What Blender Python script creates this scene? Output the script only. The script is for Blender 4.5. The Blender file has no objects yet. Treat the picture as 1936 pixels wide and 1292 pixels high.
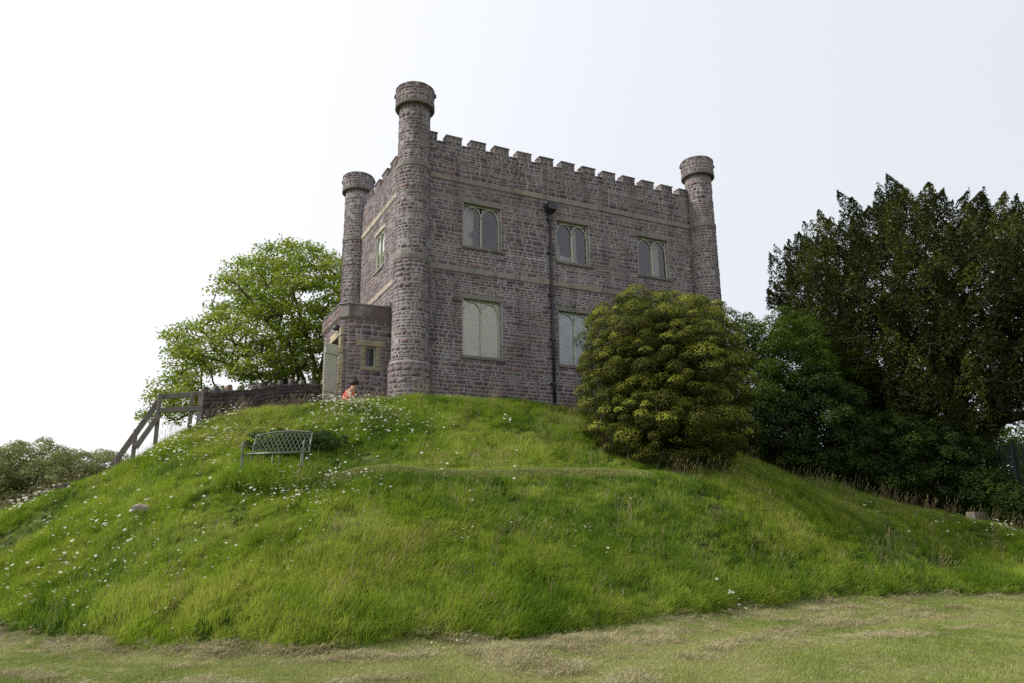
import bpy, math, random
import numpy as np
from mathutils import Vector
random.seed(7); RNG = np.random.default_rng(11)
scene = bpy.context.scene; COL = scene.collection
R_ = math.radians

# ------------------------------------------------------------------ camera
CP = np.array([-6.854, -20.1866, -4.6509]); F = 1419.58
PITCH, ROLL, YAW = 0.2431, -0.0122, -0.4636
fw = np.array([-math.sin(YAW)*math.cos(PITCH), math.cos(YAW)*math.cos(PITCH), math.sin(PITCH)])
rt0 = np.array([math.cos(YAW), math.sin(YAW), 0]); up0 = np.cross(rt0, fw)
RT = rt0*math.cos(ROLL)+up0*math.sin(ROLL); UP = -rt0*math.sin(ROLL)+up0*math.cos(ROLL)
cam = bpy.data.cameras.new('camera'); co = bpy.data.objects.new('camera', cam); COL.objects.link(co)
cam.sensor_width = 36; cam.lens = F/1936*36; cam.clip_end = 3000; cam.clip_start = .1
from mathutils import Matrix
M = Matrix([[RT[i], UP[i], -fw[i], CP[i]] for i in range(3)]+[[0, 0, 0, 1]]); co.matrix_world = M
scene.camera = co
def ray(px, py): return fw+RT*(px-968)/F-UP*(py-646)/F
def at_r(px, py, r): d = ray(px, py); return CP+d*r/math.hypot(d[0], d[1])
def at_y(px, py, Y): d = ray(px, py); return CP+d*(Y-CP[1])/d[1]

# ------------------------------------------------------------------ world and sun
SUN_AZ = (-.90, .28); SUN_EL = R_(38); SUN_STR = 3.8; SUN_ANG = R_(6)
W = bpy.data.worlds.new('World'); scene.world = W; W.use_nodes = True
nt = W.node_tree; nt.nodes.clear(); N = nt.nodes.new; L = nt.links.new
out = N('ShaderNodeOutputWorld'); b1 = N('ShaderNodeBackground'); b2 = N('ShaderNodeBackground'); mx = N('ShaderNodeMixShader')
sk = N('ShaderNodeTexSky'); sk.sky_type = 'NISHITA'; sk.sun_disc = False; sk.sun_elevation = SUN_EL
sk.sun_rotation = math.atan2(SUN_AZ[0], SUN_AZ[1]); sk.dust_density = 4; sk.air_density = 1
L(sk.outputs[0], b1.inputs[0]); b1.inputs[1].default_value = .12
tc = N('ShaderNodeTexCoord'); dot = N('ShaderNodeVectorMath'); dot.operation = 'DOT_PRODUCT'
L(tc.outputs['Generated'], dot.inputs[0]); dot.inputs[1].default_value = (-.86, .25, .25)
rp = N('ShaderNodeValToRGB'); mr = N('ShaderNodeMapRange'); mr.inputs[1].default_value = -1; mr.inputs[2].default_value = 1
L(dot.outputs['Value'], mr.inputs[0]); L(mr.outputs[0], rp.inputs[0])
e = rp.color_ramp.elements; e[0].position = .05; e[0].color = (.80, .835, .89, 1); e[1].position = .78; e[1].color = (1.16, 1.165, 1.17, 1)
el = e.new(.42); el.color = (.91, .945, 1.01, 1)
el = e.new(.60); el.color = (1.06, 1.07, 1.09, 1)
nz = N('ShaderNodeTexNoise'); nz.inputs['Scale'].default_value = 1.6; nz.inputs['Detail'].default_value = 4
L(tc.outputs['Generated'], nz.inputs[0]); m2 = N('ShaderNodeMapRange'); m2.inputs[3].default_value = .97; m2.inputs[4].default_value = 1.03
L(nz.outputs[0], m2.inputs[0]); sc_ = N('ShaderNodeVectorMath'); sc_.operation = 'SCALE'; L(rp.outputs[0], sc_.inputs[0]); L(m2.outputs[0], sc_.inputs[3])
L(sc_.outputs[0], b2.inputs[0]); b2.inputs[1].default_value = 1.0
mx.inputs[0].default_value = .91; L(b1.outputs[0], mx.inputs[1]); L(b2.outputs[0], mx.inputs[2]); L(mx.outputs[0], out.inputs[0])
sl = bpy.data.lights.new('sun', 'SUN'); sl.energy = SUN_STR; sl.angle = SUN_ANG; sl.color = (1, .95, .86)
so = bpy.data.objects.new('sun', sl); COL.objects.link(so)
sd = Vector((SUN_AZ[0]*math.cos(SUN_EL), SUN_AZ[1]*math.cos(SUN_EL), math.sin(SUN_EL)*math.hypot(*SUN_AZ))).normalized()
so.rotation_euler = sd.to_track_quat('Z', 'Y').to_euler(); so.location = (-20, 5, 25)
vs = scene.view_settings; scene.display_settings.display_device = 'sRGB'
vs.view_transform = 'Standard'; vs.look = 'None'; vs.exposure = 0.0; vs.gamma = 1; vs.use_curve_mapping = False
scene.cycles.max_bounces = 6; scene.cycles.sample_clamp_indirect = 3; scene.cycles.sample_clamp_direct = 8; scene.cycles.transparent_max_bounces = 12; scene.cycles.use_adaptive_sampling = True; scene.cycles.adaptive_threshold = .005

# ------------------------------------------------------------------ helpers
def tag(o, label=None, cat=None, group=None, kind=None):
    if label: o['label'] = label
    if cat: o['category'] = cat
    if group: o['group'] = group
    if kind: o['kind'] = kind
    return o
def empty(name, loc, label=None, cat=None, group=None):
    o = bpy.data.objects.new(name, None); COL.objects.link(o); o.location = loc; return tag(o, label, cat, group)
def link(name, me, mat, parent=None):
    o = bpy.data.objects.new(name, me); COL.objects.link(o)
    if mat and not me.materials: me.materials.append(mat)
    if parent is not None:
        o.parent = parent
        bpl = parent.matrix_world_loc if hasattr(parent, 'matrix_world_loc') else None
    return o
def worldloc(p):
    v = Vector(p.location); q = p.parent
    while q is not None: v += Vector(q.location); q = q.parent
    return v
class MB:
    def __init__(s): s.v = []; s.f = []; s.c = []; s.cur = (1, 1, 1)
    def add(s, vs, fs):
        n = len(s.v); s.v += [tuple(map(float, v)) for v in vs]; s.f += [tuple(n+i for i in f) for f in fs]; s.c += [s.cur]*len(vs); return s
    def box(s, a, b, M=None):
        (x0, y0, z0), (x1, y1, z1) = a, b
        V = [(x, y, z) for x in (x0, x1) for y in (y0, y1) for z in (z0, z1)]
        if M: V = [M(v) for v in V]
        return s.add(V, [(0, 1, 3, 2), (4, 6, 7, 5), (0, 4, 5, 1), (2, 3, 7, 6), (0, 2, 6, 4), (1, 5, 7, 3)])
    def bbox(s, a, b, bv=.01, M=None, jit=0):   # bevelled box: 24 verts
        a = np.array(a, float); b = np.array(b, float); c = (a+b)/2; h = (b-a)/2; bv = min(bv, h.min()*.45)
        V = []; idx = {}
        for sx in (-1, 1):
            for sy in (-1, 1):
                for sz in (-1, 1):
                    for k in range(3):
                        p = np.array([sx, sy, sz])*h; 
                        for j in range(3):
                            if j != k: p[j] -= np.sign(p[j])*bv
                        idx[(sx, sy, sz, k)] = len(V); V.append(c+p+(np.array([random.uniform(-jit, jit) for _ in range(3)]) if jit else 0))
        Fs = []
        S = (-1, 1)
        for k in range(3):
            o = [i for i in range(3) if i != k]
            for sk_ in S:
                q = []
                for a1, a2 in ((-1, -1), (1, -1), (1, 1), (-1, 1)):
                    t = [0]*3; t[k] = sk_; t[o[0]] = a1; t[o[1]] = a2; q.append(idx[(*t, k)])
                Fs.append(q)
            for a1 in S:
                for a2 in S:
                    t0 = [0]*3; t0[k] = -1; t0[o[0]] = a1; t0[o[1]] = a2; t1 = list(t0); t1[k] = 1
                    Fs.append((idx[(*t0, o[0])], idx[(*t1, o[0])], idx[(*t1, o[1])], idx[(*t0, o[1])]))
        for sx in S:
            for sy in S:
                for sz in S: Fs.append([idx[(sx, sy, sz, k)] for k in range(3)])
        if M: V = [M(v) for v in V]
        return s.add(V, Fs)
    def tube(s, pts, rad, n=8, cap=True):
        pts = [Vector(p) for p in pts]; rad = [rad]*len(pts) if not hasattr(rad, '__len__') else rad
        V = []; prev = None
        for i, p in enumerate(pts):
            t = (pts[min(i+1, len(pts)-1)]-pts[max(i-1, 0)]).normalized()
            if prev is None:
                a = Vector((0, 0, 1)) if abs(t.z) < .9 else Vector((1, 0, 0)); u = t.cross(a).normalized()
            else: u = (prev-t*prev.dot(t)).normalized()
            prev = u; w = t.cross(u)
            for k in range(n):
                an = 2*math.pi*k/n; V.append(p+(u*math.cos(an)+w*math.sin(an))*rad[i])
        Fs = [(i*n+k, i*n+(k+1) % n, (i+1)*n+(k+1) % n, (i+1)*n+k) for i in range(len(pts)-1) for k in range(n)]
        if cap: Fs += [tuple(range(n))[::-1], tuple((len(pts)-1)*n+k for k in range(n))]
        return s.add(V, Fs)
    def lathe(s, c, prof, n=32, cap=True, a0=0, a1=2*math.pi):
        full = abs(a1-a0-2*math.pi) < 1e-6; m = n if full else n+1; V = []
        for r, z in prof:
            for k in range(m):
                an = a0+(a1-a0)*k/n; V.append((c[0]+r*math.cos(an), c[1]+r*math.sin(an), z))
        Fs = [(i*m+k, i*m+(k+1) % m, (i+1)*m+(k+1) % m, (i+1)*m+k) for i in range(len(prof)-1) for k in range(n)]
        if cap and full: Fs.append(tuple((len(prof)-1)*m+k for k in range(m)))
        return s.add(V, Fs)
    def build(s, name, mat, parent=None, smooth=False, data=None):
        if data is None:
            off = worldloc(parent) if parent is not None else Vector((0, 0, 0))
            me = bpy.data.meshes.new(name)
            me.from_pydata([(v[0]-off.x, v[1]-off.y, v[2]-off.z) for v in s.v], [], s.f)
            ca = me.color_attributes.new('Col', 'FLOAT_COLOR', 'POINT')
            ca.data.foreach_set('color', np.array([(*c, 1) for c in s.c], 'f').ravel())
            if smooth: me.polygons.foreach_set('use_smooth', [True]*len(me.polygons))
        else: me = data
        return link(name, me, mat, parent)
def npmesh(name, V, Fc, colors=None, mat=None, parent=None, smooth=False):
    """V (n,3), Fc (m,k) same k"""
    off = np.array(worldloc(parent)) if parent is not None else 0
    me = bpy.data.meshes.new(name); V = np.asarray(V, 'f')-np.asarray(off, 'f'); Fc = np.asarray(Fc, 'i'); k = Fc.shape[1]
    me.vertices.add(len(V)); me.vertices.foreach_set('co', V.ravel().astype('f'))
    me.loops.add(Fc.size); me.loops.foreach_set('vertex_index', Fc.ravel())
    me.polygons.add(len(Fc)); me.polygons.foreach_set('loop_start', np.arange(0, Fc.size, k, dtype='i'))
    me.polygons.foreach_set('loop_total', np.full(len(Fc), k, 'i'))
    if smooth: me.polygons.foreach_set('use_smooth', np.ones(len(Fc), bool))
    me.update(calc_edges=True)
    if colors is not None:
        ca = me.color_attributes.new('Col', 'FLOAT_COLOR', 'POINT')
        ca.data.foreach_set('color', np.concatenate([colors, np.ones((len(V), 1))], 1).astype('f').ravel())
    return link(name, me, mat, parent)

# ------------------------------------------------------------------ materials
def mat(name, col=(.5, .5, .5), rough=.8, attr=False, noise=None, bump=None, trans=0, spec=.3, metal=0, smear=None, coat=0, streak=0):
    m = bpy.data.materials.new(name); m.use_nodes = True; nt = m.node_tree; nt.nodes.clear(); N = nt.nodes.new; L = nt.links.new
    out = N('ShaderNodeOutputMaterial'); P = N('ShaderNodeBsdfPrincipled'); P.inputs['Roughness'].default_value = rough
    P.inputs['Specular IOR Level'].default_value = spec; P.inputs['Metallic'].default_value = metal
    geo = N('ShaderNodeNewGeometry')
    if attr:
        a = N('ShaderNodeAttribute'); a.attribute_name = 'Col'; c = a.outputs['Color']
        t = N('ShaderNodeMix'); t.data_type = 'RGBA'; t.blend_type = 'MULTIPLY'; t.inputs[0].default_value = 1; L(c, t.inputs[6]); t.inputs[7].default_value = (*col, 1); c = t.outputs[2]
    else:
        r = N('ShaderNodeRGB'); r.outputs[0].default_value = (*col, 1); c = r.outputs[0]
    for (scale, c2, lo, hi) in (noise or []):
        n = N('ShaderNodeTexNoise'); n.inputs['Scale'].default_value = scale; n.inputs['Detail'].default_value = 6; n.inputs['Roughness'].default_value = .65
        L(geo.outputs['Position'], n.inputs['Vector'])
        q = N('ShaderNodeMapRange'); q.inputs[1].default_value = lo; q.inputs[2].default_value = hi; L(n.outputs[0], q.inputs[0])
        t = N('ShaderNodeMix'); t.data_type = 'RGBA'; L(q.outputs[0], t.inputs[0]); L(c, t.inputs[6]); t.inputs[7].default_value = (*c2, 1); c = t.outputs[2]
    if streak:
        mp = N('ShaderNodeMapping'); mp.inputs['Scale'].default_value = (2.4, 2.4, .28); L(geo.outputs['Position'], mp.inputs[0])
        n = N('ShaderNodeTexNoise'); n.inputs['Scale'].default_value = 1.0; n.inputs['Detail'].default_value = 5; L(mp.outputs[0], n.inputs['Vector'])
        q = N('ShaderNodeMapRange'); q.inputs[1].default_value = .50; q.inputs[2].default_value = .72; q.inputs[3].default_value = 1; q.inputs[4].default_value = 1-streak; L(n.outputs[0], q.inputs[0])
        t = N('ShaderNodeVectorMath'); t.operation = 'SCALE'; L(c, t.inputs[0]); L(q.outputs[0], t.inputs[3]); c = t.outputs[0]
        n2 = N('ShaderNodeTexNoise'); n2.inputs['Scale'].default_value = 30; n2.inputs['Detail'].default_value = 3; L(geo.outputs['Position'], n2.inputs['Vector'])
        q2 = N('ShaderNodeMapRange'); q2.inputs[1].default_value = .70; q2.inputs[2].default_value = .76; L(n2.outputs[0], q2.inputs[0])
        t = N('ShaderNodeMix'); t.data_type = 'RGBA'; L(q2.outputs[0], t.inputs[0]); L(c, t.inputs[6]); t.inputs[7].default_value = (.48, .47, .44, 1); c = t.outputs[2]
    L(c, P.inputs['Base Color'])
    if bump:
        n = N('ShaderNodeTexNoise'); n.inputs['Scale'].default_value = bump[0]; n.inputs['Detail'].default_value = 6; L(geo.outputs['Position'], n.inputs['Vector'])
        b = N('ShaderNodeBump'); b.inputs['Strength'].default_value = bump[1]; b.inputs['Distance'].default_value = bump[2]; L(n.outputs[0], b.inputs['Height']); L(b.outputs[0], P.inputs['Normal'])
    s = P.outputs[0]
    if trans:
        tr = N('ShaderNodeBsdfTranslucent'); 
        g = N('ShaderNodeHueSaturation'); g.inputs['Value'].default_value = 1.5; g.inputs['Saturation'].default_value = 1.1; L(c, g.inputs['Color']); L(g.outputs[0], tr.inputs[0])
        k = N('ShaderNodeMixShader'); k.inputs[0].default_value = trans; L(s, k.inputs[1]); L(tr.outputs[0], k.inputs[2]); s = k.outputs[0]
    L(s, out.inputs[0]); return m
MORT = (.345, .325, .335)
M_mortar = mat('mortar', MORT, .95, noise=[(3, (.24, .22, .225), .4, .65), (14, (.33, .31, .31), .5, .75), (.45, (.22, .20, .20), .45, .62)], streak=.35, bump=(60, .5, .01))
M_stone = mat('sandstone', (1, 1, 1), .9, attr=True, noise=[(35, (.13, .09, .085), .52, .8), (1.6, MORT, .50, .80), (9, (.25, .225, .23), .54, .76)], streak=.4, bump=(45, .5, .008))
M_ash = mat('dressed_stone', (1, 1, 1), .85, attr=True, noise=[(5, (.17, .155, .14), .45, .72), (28, (.24, .215, .19), .55, .8)], streak=.3, bump=(50, .3, .005))
M_cope = mat('coping', (1, 1, 1), .85, attr=True, noise=[(6, (.10, .09, .08), .5, .75)], bump=(40, .3, .006))
M_dark = mat('old_wall', (1, 1, 1), .95, attr=True, noise=[(7, (.04, .032, .032), .45, .7), (22, (.16, .15, .13), .60, .8)], bump=(35, .6, .015))
M_green = mat('sage_paint', (.42, .435, .36), .45, spec=.4, noise=[(8, (.35, .365, .30), .5, .8)])
M_iron = mat('black_iron', (.018, .018, .026), .4, spec=.5)
M_lead = mat('lead', (.22, .23, .25), .45, spec=.5, metal=.4, noise=[(6, (.14, .145, .16), .4, .7)])
M_wood = mat('weathered_wood', (.16, .145, .13), .85, noise=[(9, (.09, .08, .075), .4, .7), (40, (.22, .20, .18), .55, .8)], bump=(60, .4, .006))
M_bark = mat('bark', (.075, .062, .048), .95, noise=[(6, (.04, .034, .027), .4, .7)], bump=(25, .6, .02))
M_leaf = mat('leaf', (1, 1, 1), .55, attr=True, trans=.42, spec=.18)
M_leafd = mat('leaf_glossy', (1, 1, 1), .55, attr=True, trans=.18, spec=.12)
M_yew = mat('yew_needles', (1, 1, 1), .7, attr=True, trans=.10, spec=.05)
M_bench = mat('bench_metal', (.10, .125, .09), .35, spec=.6, metal=.3, noise=[(12, (.13, .155, .12), .45, .7)])
M_white = mat('off_white', (.72, .70, .62), .8); M_cream = mat('cream_blind', (.92, .88, .77), .7, noise=[(3, (.82, .79, .69), .5, .75), (9, (.70, .68, .61), .64, .75)])
M_room = mat('room_wall', (.55, .56, .62), .9); M_cloth = mat('bedding', (.75, .80, .80), .9)
M_lampsh = mat('lamp_shade', (.16, .18, .22), .6); M_book = mat('paper', (.55, .45, .32), .8)
def glass():
    m = bpy.data.materials.new('window_glass'); m.use_nodes = True; nt = m.node_tree; nt.nodes.clear(); N = nt.nodes.new; L = nt.links.new
    o = N('ShaderNodeOutputMaterial'); t = N('ShaderNodeBsdfTransparent'); g = N('ShaderNodeBsdfGlossy'); g.inputs['Roughness'].default_value = .02
    f = N('ShaderNodeFresnel'); f.inputs[0].default_value = 2.0; k = N('ShaderNodeMixShader'); t.inputs[0].default_value = (.97, .98, .98, 1)
    n = N('ShaderNodeTexNoise'); n.inputs['Scale'].default_value = 2; b = N('ShaderNodeBump'); b.inputs['Strength'].default_value = .1; b.inputs['Distance'].default_value = .01
    L(f.outputs[0], k.inputs[0]); L(t.outputs[0], k.inputs[1]); L(g.outputs[0], k.inputs[2]); L(k.outputs[0], o.inputs[0]); return m
M_glass = glass(); M_slit = glass(); M_slit.node_tree.nodes['Fresnel'].inputs[0].default_value = 1.35
def drips():
    m = bpy.data.materials.new('misted_blind'); m.use_nodes = True; nt = m.node_tree; N = nt.nodes.new; L = nt.links.new; P = nt.nodes['Principled BSDF']
    g = N('ShaderNodeNewGeometry'); mp = N('ShaderNodeMapping'); mp.inputs['Scale'].default_value = (14, 14, 9); L(g.outputs['Position'], mp.inputs[0])
    v = N('ShaderNodeTexVoronoi'); L(mp.outputs[0], v.inputs['Vector']); r = N('ShaderNodeValToRGB'); L(v.outputs['Distance'], r.inputs[0])
    r.color_ramp.elements[0].color = (.88, .93, .95, 1); r.color_ramp.elements[0].position = .12; r.color_ramp.elements[1].color = (.55, .63, .67, 1); r.color_ramp.elements[1].position = .38
    n = N('ShaderNodeTexNoise'); n.inputs['Scale'].default_value = 2.2; L(g.outputs['Position'], n.inputs['Vector'])
    x = N('ShaderNodeMix'); x.data_type = 'RGBA'; L(n.outputs[0], x.inputs[0]); L(r.outputs[0], x.inputs[6]); x.inputs[7].default_value = (.86, .92, .93, 1)
    L(x.outputs[2], P.inputs['Base Color']); P.inputs['Roughness'].default_value = .6; return m
M_mist = drips()

# ------------------------------------------------------------------ terrain
ZF = -6.251
NODES = [  # px, A(py), B(py,r), ledge strength, D(py,r), E(dr,z or None), plateau end r, far z
 (-420, 1160, 1120, 21, 0, 1090, 23.5, -.3, 25, -6.4),
 (-200, 1178, 1095, 19.4, 0, 1036, 22.0, -.2, 24, -6.4),
 (0, 1197, 1075, 17.9, 0, 978, 20.4, -.1, 23, -6.4),
 (110, 1206, 1030, 17.0, 0, 930, 19.6, -.1, 22.5, -6.4),
 (220, 1214, 985, 16.4, .0, 890, 19.3, -.1, 22.5, -6.4),
 (300, 1220, 945, 16.0, .2, 832, 19.3, -.1, 23.5, -6.4),
 (385, 1226, 910, 15.7, .6, 795, 19.5, -.05, 26, -5),
 (500, 1232, 900, 15.3, 1, 776, 19.6, -.15, 31, -3),
 (640, 1230, 894, 15.1, 1, 762, 19.7, -.55, 36, -2.5),
 (775, 1220, 890, 15.2, 1, 757, 20.0, -.05, 40, -2),
 (900, 1210, 889, 15.5, 1, 763, 20.6, 0, 42, -2),
 (1050, 1196, 888, 16.2, 1, 770, 21.8, 0, 42, -2),
 (1180, 1180, 889, 17.0, .9, 792, 22.8, .3, 42, -2),
 (1300, 1166, 908, 17.9, .5, 836, 22.4, .9, 42, -2),
 (1400, 1154, 922, 18.7, .2, 860, 23.0, 1.0, 42, -2),
 (1500, 1142, 938, 19.6, 0, 882, 24.0, .8, 42, -2),
 (1600, 1133, 958, 20.6, 0, 920, 25.0, .6, 42, -2),
 (1700, 1126, 980, 21.5, 0, 952, 26.0, .6, 42, -2.2),
 (1800, 1121, 1000, 22.6, 0, 975, 27.0, .6, 42, -2.4),
 (1936, 1114, 1015, 24, 0, 984, 28.5, .6, 44, -1.6),
 (2200, 1105, 1040, 26, 0, 1000, 31, .6, 46, -2),
 (2600, 1095, 1070, 30, 0, 1060, 35, 0, 50, -6)]
def thd(p): return math.atan2(p[0]-CP[0], p[1]-CP[1])
rows = []
for (px, pa, pb, rb, s, pd, rd, dz, rp_, zf) in NODES:
    A = CP.copy(); d = ray(px, pa+13); t = (ZF-CP[2])/d[2]; ra = t*math.hypot(d[0], d[1])
    B = at_r(px, pb, rb); D = at_r(px, pd, rd); zb, zd = B[2], D[2]
    zc = (1-s)*(zb+(zd-zb)*1.1/(rd-rb))+s*(zb+.03)
    th = thd(at_r(px, (pa+pd)/2, rb))
    rows.append((th, [ra, rb-.10, rb+.05, rb+1.1, rd, rd+(1.1 if 450 < px < 700 else 2.5), rp_, rp_+14, 90], [ZF, zb-.05-.20*s, zb+.04*s, zc, zd, zd+dz, zd+dz-.1 if px >= 385 else max(zd-1.5, ZF), zf, zf if zf > -5 else -6.4]))
rows.sort(key=lambda q: q[0])
THN = np.array([q[0] for q in rows]); RN = np.array([q[1] for q in rows]); ZN = np.array([q[2] for q in rows])
NT_, NR_ = 2880, 700; DR = .13
TH = np.linspace(-math.pi, math.pi, NT_, endpoint=False); RR = np.arange(NR_)*DR
G = np.zeros((NT_, NR_))
rn = np.stack([np.interp(TH, THN, RN[:, k]) for k in range(9)], 1); zn = np.stack([np.interp(TH, THN, ZN[:, k]) for k in range(9)], 1)
RA_TH = rn[:, 0].copy()
fade = np.clip(np.maximum(THN[0]-TH, TH-THN[-1])/R_(30), 0, 1); fade = fade*fade*(3-2*fade)
for i in range(NT_): G[i] = np.interp(RR, [0]+list(rn[i]), [ZF]+list(zn[i]))
def gauss(a, s, ax, wrap=False):
    k = int(3*s)+1; x = np.arange(-k, k+1); w = np.exp(-x*x/2/s/s); w /= w.sum(); o = np.zeros_like(a)
    for xi, wi in zip(x, w):
        if wrap or ax == 0: o += wi*np.roll(a, xi, ax)
        else:
            idx = np.clip(np.arange(a.shape[1])-xi, 0, a.shape[1]-1); o += wi*a[:, idx]
    return o
G = gauss(G, 14, 0); G = gauss(G, 1.0, 1)
G = G*(1-fade[:, None])+ZF*fade[:, None]
RA_TH = gauss(RA_TH[:, None], 20, 0)[:, 0]
def vnoise(x, y, s, seed=0):
    x = np.asarray(x)/s+seed*17.3; y = np.asarray(y)/s+seed*9.1
    xi = np.floor(x).astype(int); yi = np.floor(y).astype(int); fx = x-xi; fy = y-yi; fx = fx*fx*(3-2*fx); fy = fy*fy*(3-2*fy)
    def h(a, b): 
        n = (a*374761393+b*668265263+seed*974711) & 0x7fffffff; n = ((n ^ (n >> 13))*1274126177) & 0x7fffffff; return (n & 0xffff)/65535.
    return (h(xi, yi)*(1-fx)+h(xi+1, yi)*fx)*(1-fy)+(h(xi, yi+1)*(1-fx)+h(xi+1, yi+1)*fx)*fy
def polar(x, y): return np.arctan2(x-CP[0], y-CP[1]), np.hypot(x-CP[0], y-CP[1])
def edge_r(th): return np.interp(th, TH, RA_TH)
def hz(x, y):
    x = np.asarray(x, float); y = np.asarray(y, float); th, r = polar(x, y)
    a = (th+math.pi)/(2*math.pi)*NT_; i = np.floor(a).astype(int); fa = a-i; i0 = i % NT_; i1 = (i+1) % NT_
    b = np.clip(r/DR, 0, NR_-1.001); j = b.astype(int); fb = b-j
    z = (G[i0, j]*(1-fa)+G[i1, j]*fa)*(1-fb)+(G[i0, j+1]*(1-fa)+G[i1, j+1]*fa)*fb
    onm = np.clip((r-edge_r(th))/2, 0, 1)
    z = z+(vnoise(x, y, 1.7, 1)-.5)*.16*onm+(vnoise(x, y, .6, 2)-.5)*.09*onm+(vnoise(x, y, .45, 3)-.5)*.035*(1-onm)+(vnoise(x, y, 3.5, 4)-.5)*.10
    return z
def hit(px, py, off=0.0, r0=7., r1=45.):
    d = ray(px, py); d = d/math.hypot(d[0], d[1]); rr = np.arange(r0, r1, .04)
    X = CP[0]+d[0]*rr; Y = CP[1]+d[1]*rr; Z = CP[2]+d[2]*rr; k = np.nonzero(Z < hz(X, Y)+off)[0]
    if len(k) == 0: return None
    k = k[0]; return np.array([X[k], Y[k], hz(X[k], Y[k])])
def axis(c, lo, hi, fine0, fine1, st):
    a = list(np.arange(fine0, fine1, st)); s = st; x = fine1
    while x < hi: a.append(x); s *= 1.25; x += s
    a.append(hi); s = st; x = fine0-st; b = []
    while x > lo: b.append(x); s *= 1.25; x -= s
    b.append(lo); return np.array(b[::-1]+a)
gx = axis(0, -900, 900, -16, 24, .16); gy = axis(0, -900, 900, -16, 10, .16)
X, Y = np.meshgrid(gx, gy, indexing='ij'); Z = hz(X, Y)
nx, ny = len(gx), len(gy); I = np.arange(nx*ny).reshape(nx, ny)
Fq = np.stack([I[:-1, :-1].ravel(), I[1:, :-1].ravel(), I[1:, 1:].ravel(), I[:-1, 1:].ravel()], 1)
th, r = polar(X.ravel(), Y.ravel()); onm = np.clip((r-edge_r(th))/.5+.5, 0, 1)[:, None]
# soil / turf colour: mown field straw-green, mound deep green
nn = vnoise(X.ravel(), Y.ravel(), .5, 6)[:, None]; n2 = vnoise(X.ravel(), Y.ravel(), 2.5, 7)[:, None]
cf = np.array([[.17, .19, .06]])*(1-nn)+np.array([[.26, .22, .11]])*nn
cm = np.array([[.060, .095, .016]])*(1-n2)+np.array([[.10, .12, .025]])*n2
edge = np.exp(-((r-edge_r(th)+.15)/.3)**2)[:, None]*np.clip((nn-.35)*3, 0, 1)
cc = cf*(1-onm)+cm*onm; cc = cc*(1-edge)+np.array([[.11, .075, .07]])*edge
M_ground = mat('turf', (1, 1, 1), .95, attr=True, noise=[(7, (.09, .08, .04), .5, .8)], bump=(20, .8, .03))
g = npmesh('ground', np.stack([X.ravel(), Y.ravel(), Z.ravel()], 1), Fq, cc, M_ground, smooth=True); tag(g, kind='structure')

# ------------------------------------------------------------------ castle
ZL0, ZL1, ZU0, ZU1, ZG, ZM = 2.957, 3.147, 5.928, 6.117, 7.216, 7.50
BW, BD, BZ = 11.0, 6.45, -2.4
OFF = .0944; TR = [(-OFF, -OFF), (BW+OFF, -OFF), (-OFF, BD+OFF)]
castle = empty('stone_tower_house', (5.5, 3.2, -1.0), 'square castellated tower house of purplish rubble stone with round corner turrets', 'castle')
WIN = [(1.6, 2.875, .366, 2.141), (4.94, 6.187, .366, 2.141), (1.6, 2.875, 3.864, 5.284), (4.94, 6.187, 3.864, 5.284), (8.228, 9.519, 3.864, 5.284)]
LWIN = (3.13, 4.145, 4.02, 5.34)
def palette(n, dark=1.0):
    base = np.array([(.165, .105, .108), (.190, .122, .120), (.140, .098, .112), (.215, .132, .112), (.190, .150, .152), (.120, .085, .096), (.23, .175, .155), (.155, .115, .125)])
    w = np.array([5, 4, 4, 1.6, 2.5, 3, .8, 4]); w /= w.sum()
    k = RNG.choice(len(base), n, p=w); c = base[k]*RNG.uniform(.8, 1.2, (n, 1))*dark; return c*np.array([.91, .985, 1.06])
def rubble(u0, u1, z0, z1, holes=(), hmin=.065, hmax=.19, lmin=.12, lmax=.40, joint=.021):
    keys = sorted({z0, z1}|{z for h in holes for z in (h[2], h[3]) if z0 < z < z1}); out_ = []
    for ka, kb in zip(keys[:-1], keys[1:]):
        hs = []; t = 0
        while t < kb-ka-.02: 
            h = random.choice((random.uniform(hmin, .1), random.uniform(hmin*1.3, .14), random.uniform(min(.12, hmax*.7), hmax), random.uniform(min(.10, hmax*.7), hmax*.85))); hs.append(h); t += h
        k = (kb-ka)/t; z = ka
        for h in hs:
            h *= k; za, zb = z, z+h; z = zb
            free = [(u0, u1)]
            for a, b, c, d in holes:
                if min(d, zb)-max(c, za) > .005:
                    nf = []
                    for p, q in free:
                        if b <= p or a >= q: nf.append((p, q)); continue
                        if a-p > .04: nf.append((p, a))
                        if q-b > .04: nf.append((b, q))
                    free = nf
            for p, q in free:
                u = p
                while u < q-.03:
                    l = lmin+(lmax-lmin)*random.random()**1.5*(.8 if h < .09 else 1.0)
                    if h > .13 and random.random() < .25: l = random.uniform(.3, lmax)
                    if q-u-l < lmin*.8: l = q-u
                    e_ = min(u+l, q)
                    if h > .12 and random.random() < .22:
                        m_ = random.uniform(.4, .6); out_.append((u, e_, za, za+h*m_)); out_.append((u, e_, za+h*m_, zb))
                    else: out_.append((u, e_, za, zb))
                    u = e_
    A = np.array(out_); A[:, 0] += joint/2; A[:, 1] -= joint/2; A[:, 2] += joint/2; A[:, 3] -= joint/2
    ok = (A[:, 1]-A[:, 0] > .03) & (A[:, 3]-A[:, 2] > .014); return A[ok]
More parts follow.
